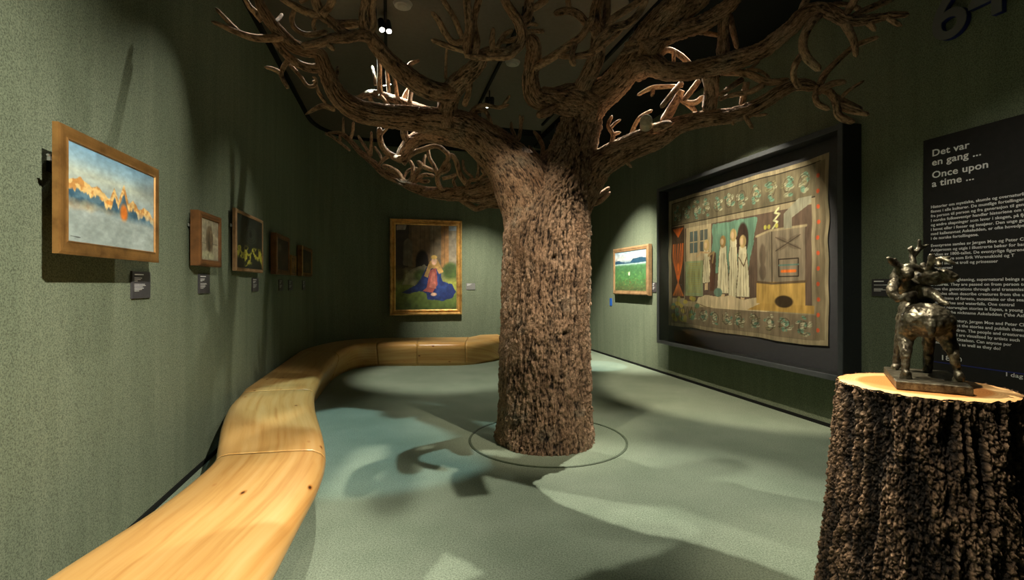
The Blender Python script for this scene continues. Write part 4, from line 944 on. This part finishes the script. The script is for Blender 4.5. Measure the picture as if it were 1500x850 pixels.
tg = Bag().box(-Wt / 2, Wt / 2, -.012, -.001, -(b_ - a_) / 2, (b_ - a_) / 2).make('wall_tag', M['bluetag']); tg.location = (Cx.x, Cx.y, (a_ + b_) / 2); tg.rotation_euler = (0, 0, wrot('right'))
tag(tg, 'small bright blue tag on the wall below the meadow painting', 'tag')

# ---------------------------------------------------------------- text board and numerals
Ab = hit('right', 1352.5, .02); zt = zz(206.5, Ab.y); s0 = Ab + winto('right') * .02; dR = WALL['right'][1]
PW = 2.1; Cb = s0 + dR * PW / 2
board = empty('text_board', (Cb.x, Cb.y, 0), wrot('right')); tag(board, 'large black information board with pale grey writing behind the bronze', 'information board')
Bag().box(-PW / 2, PW / 2, -.02, -.001, .35, zt).make('board', M['panel'], board)
def txt(name, body, px, py, hpx, parent, mat, off=.0215, lead=1.0, depth=.0008, bold=.0, wn='right', refc=None, xs=1.12):
    """writing whose first baseline starts at column px, row py; hpx = line height in pixels there"""
    P0 = hit(wn, px, off); cu = bpy.data.curves.new(name, 'FONT'); cu.body = body
    cu.size = hpx / F * P0.y; cu.space_line = lead; cu.extrude = depth; cu.offset = bold; cu.resolution_u = 3; cu.space_character = 1.04
    t = bpy.data.objects.new('tmp', cu); COL.objects.link(t); dg = bpy.context.evaluated_depsgraph_get()
    me = bpy.data.meshes.new_from_object(t.evaluated_get(dg)); bpy.data.objects.remove(t)
    me.transform(Matrix.Diagonal((xs, 1, 1, 1))); me.transform(Matrix.Rotation(math.pi / 2, 4, 'X'))
    o = link(name, me, mat, parent)
    loc = Vector((P0.x, P0.y, zz(py, P0.y)))
    if parent is not None:
        Mw = Matrix.Translation(parent.location) @ Matrix.Rotation(wrot(wn), 4, 'Z'); o.location = Mw.inverted() @ loc
    else: o.location = loc; o.rotation_euler = (0, 0, wrot(wn))
    return o
txt('heading', 'Det var\nen gang ...', 1365, 229.5, 13.6, board, M['text'], lead=1.0, bold=.0012, xs=1.08)
txt('heading', 'Once upon\na time ...', 1365, 261.5, 13.6, board, M['text'], lead=.94, bold=.0012, xs=1.08)
txt('paragraph', 'Historier om mystiske, skumle og overnaturlige\nfinnes i alle kulturer. De muntlige fortellingene\nfra person til person og fra generasjon til generasjon.\nI norske folkeeventyr handler historiene om underlige\nog andre skapninger som lever i skogen, p\u00e5 fjellet,\ni havet eller i fosser og innsj\u00f8er. Den unge gutten\nmed kallenavnet Askeladden, er ofte hovedperson\ni de norske fortellingene.', 1363.5, 305.5, 5.6, board, M['text'], lead=1.17, bold=.00045, xs=1.0)
txt('paragraph', 'Eventyrene samles av J\u00f8rgen Moe og Peter Chr.\nAsbj\u00f8rnsen og utgis i illustrerte b\u00f8ker for barn\nmidten av 1800-tallet. De eventyrlige figurenes u\nav kunstnere som Erik Werenskiold og T\nhar vel skildret troll og prinsesser\nkunstnerne?', 1363.5, 362, 5.6, board, M['text'], lead=1.17, bold=.00045, xs=1.0)
txt('paragraph', 'Mysterious, frightening, supernatural beings and\ncreatures. They are passed on from person to\ndown the generations through oral transmission. N\nfolk tales often describe creatures from the under\nthe denizens of forests, mountains or the sea, or\nbeneath lakes and waterfalls. One central\nof many Norwegian stories is Espen, a young\nknown by the nickname Askeladden ("the Ash Lad")', 1363.5, 412, 5.6, board, M['text'], lead=1.17, bold=.00045, xs=1.0)
txt('paragraph', 'In the 19th century, J\u00f8rgen Moe and Peter Chris\nbegan to collect the stories and publish them in\nbooks for children. The people and creatures of\nfairytale world are visualised by artists such\nand Theodor Kittelsen. Can anyone por\nprincesses quite as well as they do?', 1363.5, 469.5, 5.6, board, M['text'], lead=1.17, bold=.00045, xs=1.0)
txt('date', '1850', 1377, 527, 10.5, board, M['text'], bold=.0004, xs=1.3)
txt('date', 'I dag / Today', 1473, 551, 8.5, board, M['text'], bold=.0003, xs=1.2)
L0 = hit('right', 1366, .0215); 
Mw = Matrix.Translation(board.location) @ Matrix.Rotation(wrot('right'), 4, 'Z')
l0 = Mw.inverted() @ Vector((L0.x, L0.y, zz(529.5, L0.y)))
Bag().box(l0.x, l0.x + 1.2, -.0215, -.0199, l0.z - .004, l0.z + .004).make('blue_rule', M['blue'], board)
for ch, px, py, lb in (('6', 1363, 67, 'grey and blue raised numeral 6, very dim, near the top right'), ('4', 1419, 37, 'grey and blue raised numeral 4, dim in the top right corner above the text board')):
    P0 = hit('right', px, .05); e = empty('numeral', (P0.x, P0.y, zz(py, P0.y)), wrot('right')); e.location -= Vector((0, 0, 0)); tag(e, lb, 'numeral')
    for nm, mt, ext, yy in (('face', M['textdim'], .004, -.004), ('return', M['blue'], .02, .022)):
        cu = bpy.data.curves.new(nm, 'FONT'); cu.body = ch; cu.size = 98 / F * P0.y; cu.extrude = ext; cu.offset = .006; cu.resolution_u = 6
        t = bpy.data.objects.new('tmp', cu); COL.objects.link(t); dg = bpy.context.evaluated_depsgraph_get(); me = bpy.data.meshes.new_from_object(t.evaluated_get(dg)); bpy.data.objects.remove(t)
        me.transform(Matrix.Rotation(math.pi / 2, 4, 'X')); o = link(nm, me, mt, e); o.location = (0, yy, 0)

# ---------------------------------------------------------------- stump
SX, SY, SZ = 1.765, 2.085, 1.02
stump = empty('tree_stump', (SX, SY, 0)); tag(stump, 'tall rough barked tree stump plinth carrying the bronze', 'tree stump')
def stump_bark():
    nr, nz = 760, 400; th = np.linspace(0, 2 * math.pi, nr, endpoint=False)[None]; z = np.linspace(0, 1, nz)[:, None]
    R = .305 + .095 * (1 - z) ** 1.15 + .012 * fbm(np.cos(th) * 1.6, np.sin(th) * 1.6, z * .9, 3, 70)
    X = np.repeat(.33 * np.cos(th), nz, 0); Y = np.repeat(.33 * np.sin(th), nz, 0); Z = np.repeat(z * SZ, nr, 1)
    w = fbm(X / .12, Y / .12, Z / .25, 2, 71) * .5
    f1, f2 = worley(X / .018 + w * 1.5, Y / .018 + w * 1.5, Z / .042 + w * 1.2, 72); e = np.clip((f2 - f1) / .42, 0, 1)
    g1, g2 = worley(X / .009, Y / .009, Z / .012, 75); kn = np.clip(1 - g1 * 1.1, 0, 1)
    ridge = 1 - np.abs(fbm(X / .05 + w, Y / .05 + w, Z / .40 + w, 3, 78)) * 2.6
    H = .010 * e + .008 * kn + .022 * ridge + .006 * fbm(X / .006, Y / .006, Z / .01, 2, 80) - .03
    H = H * np.clip((1 - z) * 40, .35, 1)
    R = R + H
    V = np.stack([R * np.cos(th), R * np.sin(th), Z + .006 * fbm(X / .03, Y / .03, Z * 0, 2, 82) * (z > .99)], -1).reshape(-1, 3)
    i = np.arange(nz - 1)[:, None] * nr; j = np.arange(nr)[None]; j2 = (j + 1) % nr
    me = mesh_np('bark', V, np.stack([i + j, i + j2, i + nr + j2, i + nr + j], -1).reshape(-1, 4))
    set_vec(me, 'bk', np.stack([X, Y, Z], -1).reshape(-1, 3)); set_f(me, 'crack', np.clip((e * .6 + kn * .25) * np.clip(ridge, .2, 1), 0, 1).reshape(-1))
    link('bark', me, M['stump'], stump, True); return R[-1]
Rt = stump_bark()
n = 124; V = [(0, 0, SZ + .002)]; Fs = []
rr = [Rt[int(i * 760 / n) % 760] for i in range(n)]
for q, dz in ((.5, .002), (.9, .002), (.965, .0), (1.0, -.006)):
    for i in range(n): a = 2 * math.pi * i / n; V.append((rr[i] * q * math.cos(a), rr[i] * q * math.sin(a), SZ + dz))
for i in range(n):
    j = (i + 1) % n; Fs.append((0, 1 + i, 1 + j))
    for k in range(3): Fs.append((1 + k * n + i, 1 + (k + 1) * n + i, 1 + (k + 1) * n + j, 1 + k * n + j))
o = pm('sawn_top', V, Fs, M['cut'], stump, True); o['label'] = 'smooth orange sawn top with a pale outer ring'

# ---------------------------------------------------------------- bronze
O = Vector((1.574, 1.986, SZ + .004)); LD = Vector((.528, .849, 0)).normalized(); WD = Vector((.849, -.528, 0)).normalized()
def loc(l, w_, z): return O + LD * l + WD * w_ + Vector((0, 0, z - SZ - .004))
br = empty('bronze_sculpture', O); tag(br, 'small bronze sculpture of a reindeer with a clinging rider on the stump', 'sculpture')
R3 = Matrix((( LD.x, WD.x, 0), (LD.y, WD.y, 0), (0, 0, 1)))
pb_ = Bag(); pb_.box(0, .415, 0, .235, 0, .034); pb_.bevel(.003, 1)
for v in pb_.bm.verts: v.co = R3 @ v.co
bmesh.ops.recalc_face_normals(pb_.bm, faces=pb_.bm.faces)
pb_.make('plinth', M['bronze'], br)
class Clay:
    def __init__(s): s.b = Bag()
    def limb(s, P):      # list of (point, radius)
        for (a, r0), (b_, r1) in zip(P[:-1], P[1:]):
            a, b_ = Vector(a), Vector(b_); d = (b_ - a); 
            if d.length < 1e-5: continue
            s.b.cyl(a, b_, r0, r1, 12); 
        for a, r in P: s.b.ell(a, r, r, r)
        return s
    def blob(s, c, rx, ry, rz, yaw=0, pitch=0): s.b.ell(c, rx, ry, rz, Matrix.Rotation(yaw, 3, 'Z') @ Matrix.Rotation(pitch, 3, 'Y')); return s
    def bake(s, name, vox, parent, rough=.002, off=None):
        me = bpy.data.meshes.new('t'); s.b.bm.to_mesh(me); s.b.bm.free(); t = bpy.data.objects.new('t', me); COL.objects.link(t)
        m = t.modifiers.new('r', 'REMESH'); m.mode = 'VOXEL'; m.voxel_size = vox
        m2 = t.modifiers.new('s', 'SMOOTH'); m2.factor = .6; m2.iterations = 5
        dg = bpy.context.evaluated_depsgraph_get(); me2 = bpy.data.meshes.new_from_object(t.evaluated_get(dg)); bpy.data.objects.remove(t)
        n = len(me2.vertices); co = np.empty(n * 3, np.float32); me2.vertices.foreach_get('co', co); co = co.reshape(-1, 3); nr = np.empty(n * 3, np.float32); me2.vertices.foreach_get('normal', nr); nr = nr.reshape(-1, 3)
        d = fbm(co[:, 0] / .018, co[:, 1] / .018, co[:, 2] / .018, 3, 90) * rough; co = co + nr * d[:, None] * 1.6
        me2.vertices.foreach_set('co', co.astype(np.float32).ravel()); me2.update(); me2.name = name
        return link(name, me2, M['bronze'], parent, True)
yawL = math.atan2(LD.y, LD.x); 
def P_(px, py, Y): return at(px, py, Y) - O
def Q_(l, w_, z): return loc(l, w_, z) - O
d = Clay()
zp = SZ + .038
# hind left, hind right, fore left, fore right: hip, knee, hock, fetlock, hoof
d.limb([(Q_(.12,.070,1.30),.048),(Q_(.15,.048,1.225),.033),(Q_(.095,.042,1.165),.019),(Q_(.085,.042,1.09),.013),(Q_(.078,.042,zp+.022),.018),(Q_(.085,.040,zp+.008),.021)])
d.limb([(Q_(.12,.160,1.30),.048),(Q_(.155,.182,1.235),.032),(Q_(.108,.198,1.165),.019),(Q_(.118,.208,1.10),.013),(Q_(.108,.214,zp+.022),.017),(Q_(.118,.214,zp+.008),.021)])
d.limb([(Q_(.32,.08,1.30),.045),(Q_(.33,.06,1.22),.028),(Q_(.34,.045,1.14),.018),(Q_(.335,.040,1.085),.015),(Q_(.33,.035,zp+.010),.019)])
d.limb([(Q_(.32,.15,1.30),.045),(Q_(.335,.155,1.22),.028),(Q_(.34,.155,1.14),.018),(Q_(.33,.155,1.085),.015),(Q_(.325,.15,zp+.010),.019)])
d.blob(Q_(.115,.115,1.305), .085, .086, .072, yawL); d.blob(Q_(.22,.115,1.30), .13, .080, .075, yawL); d.blob(Q_(.33,.115,1.325), .085, .072, .082, yawL, .3)
d.limb([(Q_(.05,.115,1.325),.018),(Q_(.030,.115,1.29),.017),(Q_(.030,.115,1.255),.010)])          # short tail
# neck and head thrown to the right
d.limb([(Q_(.34,.115,1.36),.060),(Q_(.33,.10,1.42),.050),(Q_(.29,.09,1.465),.042),(Q_(.26,.10,1.49),.036)])
d.limb([(P_(1352,407,2.10),.032),(P_(1368,402,2.06),.031),(P_(1384,402,2.03),.024),(P_(1396,406,2.01),.018)])
d.limb([(P_(1360,412,2.08),.022),(P_(1380,411,2.04),.016),(P_(1392,412,2.02),.012)])
d.limb([(P_(1350,398,2.12),.014),(P_(1340,392,2.14),.009),(P_(1335,394,2.15),.004)])               # ear
# antlers
d.limb([(P_(1356,396,2.08),.014),(P_(1340,390,2.10),.012),(P_(1336,376,2.12),.012),(P_(1346,364,2.12),.010),(P_(1347,353,2.12),.007)])
d.limb([(P_(1344,366,2.12),.009),(P_(1352,362,2.12),.008),(P_(1359,359,2.12),.006)]); d.limb([(P_(1338,374,2.12),.010),(P_(1334,366,2.12),.010),(P_(1336,362,2.12),.008)])
d.limb([(P_(1362,396,2.06),.013),(P_(1364,384,2.04),.013),(P_(1365,375,2.03),.012)])
d.limb([(P_(1365,384,2.04),.011),(P_(1380,379,2.00),.010),(P_(1392,384,1.97),.008),(P_(1399,386,1.96),.005)])
d.limb([(P_(1372,384,2.02),.009),(P_(1376,388,2.0),.009)]); d.limb([(P_(1384,380,1.99),.008),(P_(1390,377,1.99),.005)])
d.limb([(P_(1352,392,2.12),.012),(P_(1353,388,2.14),.012)])
reindeer = d.bake('reindeer', .0040, br, .0042)
r = Clay()
r.limb([(P_(1340,436,2.14),.030),(P_(1324,424,2.13),.036),(P_(1318,408,2.12),.036)])       # rider's bent back on the left
r.limb([(P_(1318,400,2.12),.028),(P_(1316,390,2.10),.018),(P_(1306,384,2.08),.014),(P_(1302,379,2.07),.010)])
r.limb([(P_(1316,396,2.10),.016),(P_(1330,391,2.08),.016),(P_(1342,392,2.08),.014),(P_(1350,396,2.08),.011)])
r.limb([(P_(1309,386,2.08),.009),(P_(1311,380,2.08),.007)]); r.limb([(P_(1305,384,2.08),.007),(P_(1299,378,2.07),.005)])
r.blob(P_(1329,401,2.08), .026, .026, .032)                                                    # head
r.limb([(P_(1310,416,2.11),.022),(P_(1306,428,2.08),.021),(P_(1316,438,2.06),.017),(P_(1330,434,2.06),.015),(P_(1340,430,2.06),.012)])
r.limb([(P_(1326,434,2.06),.014),(P_(1330,440,2.05),.012)])
r.limb([(P_(1340,434,2.14),.030),(P_(1356,426,2.10),.026),(P_(1368,432,2.04),.020),(P_(1380,443,2.00),.014),(P_(1388,446,1.98),.012)])   # leg over the neck
r.limb([(P_(1330,420,2.12),.030),(P_(1350,415,2.12),.030)])
rider = r.bake('rider', .0040, br, .0032)

# ---------------------------------------------------------------- ceiling fittings
def track(name_lb, a, Y0_, Y1_):
    V = []; w_ = .018
    for Y in (Y0_, Y1_):
        X = a + kR * Y; V += [(X - w_, Y, CEIL - .036), (X + w_, Y, CEIL - .036), (X + w_, Y, CEIL - .0005), (X - w_, Y, CEIL - .0005)]
    o = pm('lighting_track', V, [(0,1,2,3),(7,6,5,4),(0,4,5,1),(1,5,6,2),(2,6,7,3),(3,7,4,0)], M['blackpaint']); tag(o, name_lb, 'lighting track', 'black tracks on the ceiling')
track('black lighting track on the ceiling, crossing above the twin lamp in the middle', 1.45, .6, 8.9)
track('black lighting track on the ceiling, above the lamps at the left of the crown', -.04, .6, 9.0)
track('black lighting track on the ceiling, right of the trunk', 2.78, .6, 8.8)
def disc(px, py, lb):
    Y = 710 * (CEIL - EYE - .02) / (HY - py); p = at(px, py, Y)
    e = empty('smoke_detector', (p.x, p.y, CEIL)); tag(e, lb, 'smoke detector')
    Bag().cyl((0, 0, -.03), (0, 0, -.0005), .085, .10, 32).make('base', M['white'], e); Bag().cyl((0, 0, -.045), (0, 0, -.0302), .05, .062, 32).make('cap', M['white'], e)
disc(751, 93, 'round white ceiling detector above the middle of the tree crown'); disc(590, 8, 'round white ceiling detector at the top, left of the crown')
SEEN = {2: 'twin black spotlight shining on the ceiling track above the middle of the fork', 5: 'twin black spotlight shining at the top behind the upper left branches'}
for i, (P, T, watt, cone, blend, colr, rad, sq, aim) in enumerate(LAMPS):
    P = Vector(P); T = Vector(T); d_ = (T - P).normalized(); rot = d_.to_track_quat('-Z', 'Y')
    e = bpy.data.objects.new('spotlight', None); COL.objects.link(e); e.location = P
    tag(e, SEEN.get(i, 'black twin ceiling spotlight ' + aim), 'spotlight', 'black spotlights on the ceiling')
    Bag().cyl((0, 0, .06), (0, 0, CEIL - P.z - .001), .012, .012, 12).make('stem', M['lamp'], e)
    h = Bag()
    for s_ in (-1, 1): h.cyl((s_ * .036, 0, -.02), (s_ * .036, 0, .13), .034, .034, 20)
    h.box(-.05, .05, -.02, .02, .06, .12)
    ho = h.make('housing', M['lamp'], e); ho.rotation_mode = 'QUATERNION'; ho.rotation_quaternion = rot
    ln = Bag()
    for s_ in (-1, 1): ln.cyl((s_ * .036, 0, -.023), (s_ * .036, 0, -.0205), .026, .026, 20)
    lo = ln.make('lens', M['lens'], e); lo.rotation_mode = 'QUATERNION'; lo.rotation_quaternion = rot
    L = bpy.data.lights.new('beam', 'SPOT'); L.energy = watt; L.color = colr; L.spot_size = math.radians(cone); L.spot_blend = blend; L.shadow_soft_size = rad; L.use_square = sq
    lb = bpy.data.objects.new('beam', L); COL.objects.link(lb); lb.parent = e; lb.rotation_mode = 'QUATERNION'; lb.rotation_quaternion = rot; lb.location = d_ * .045
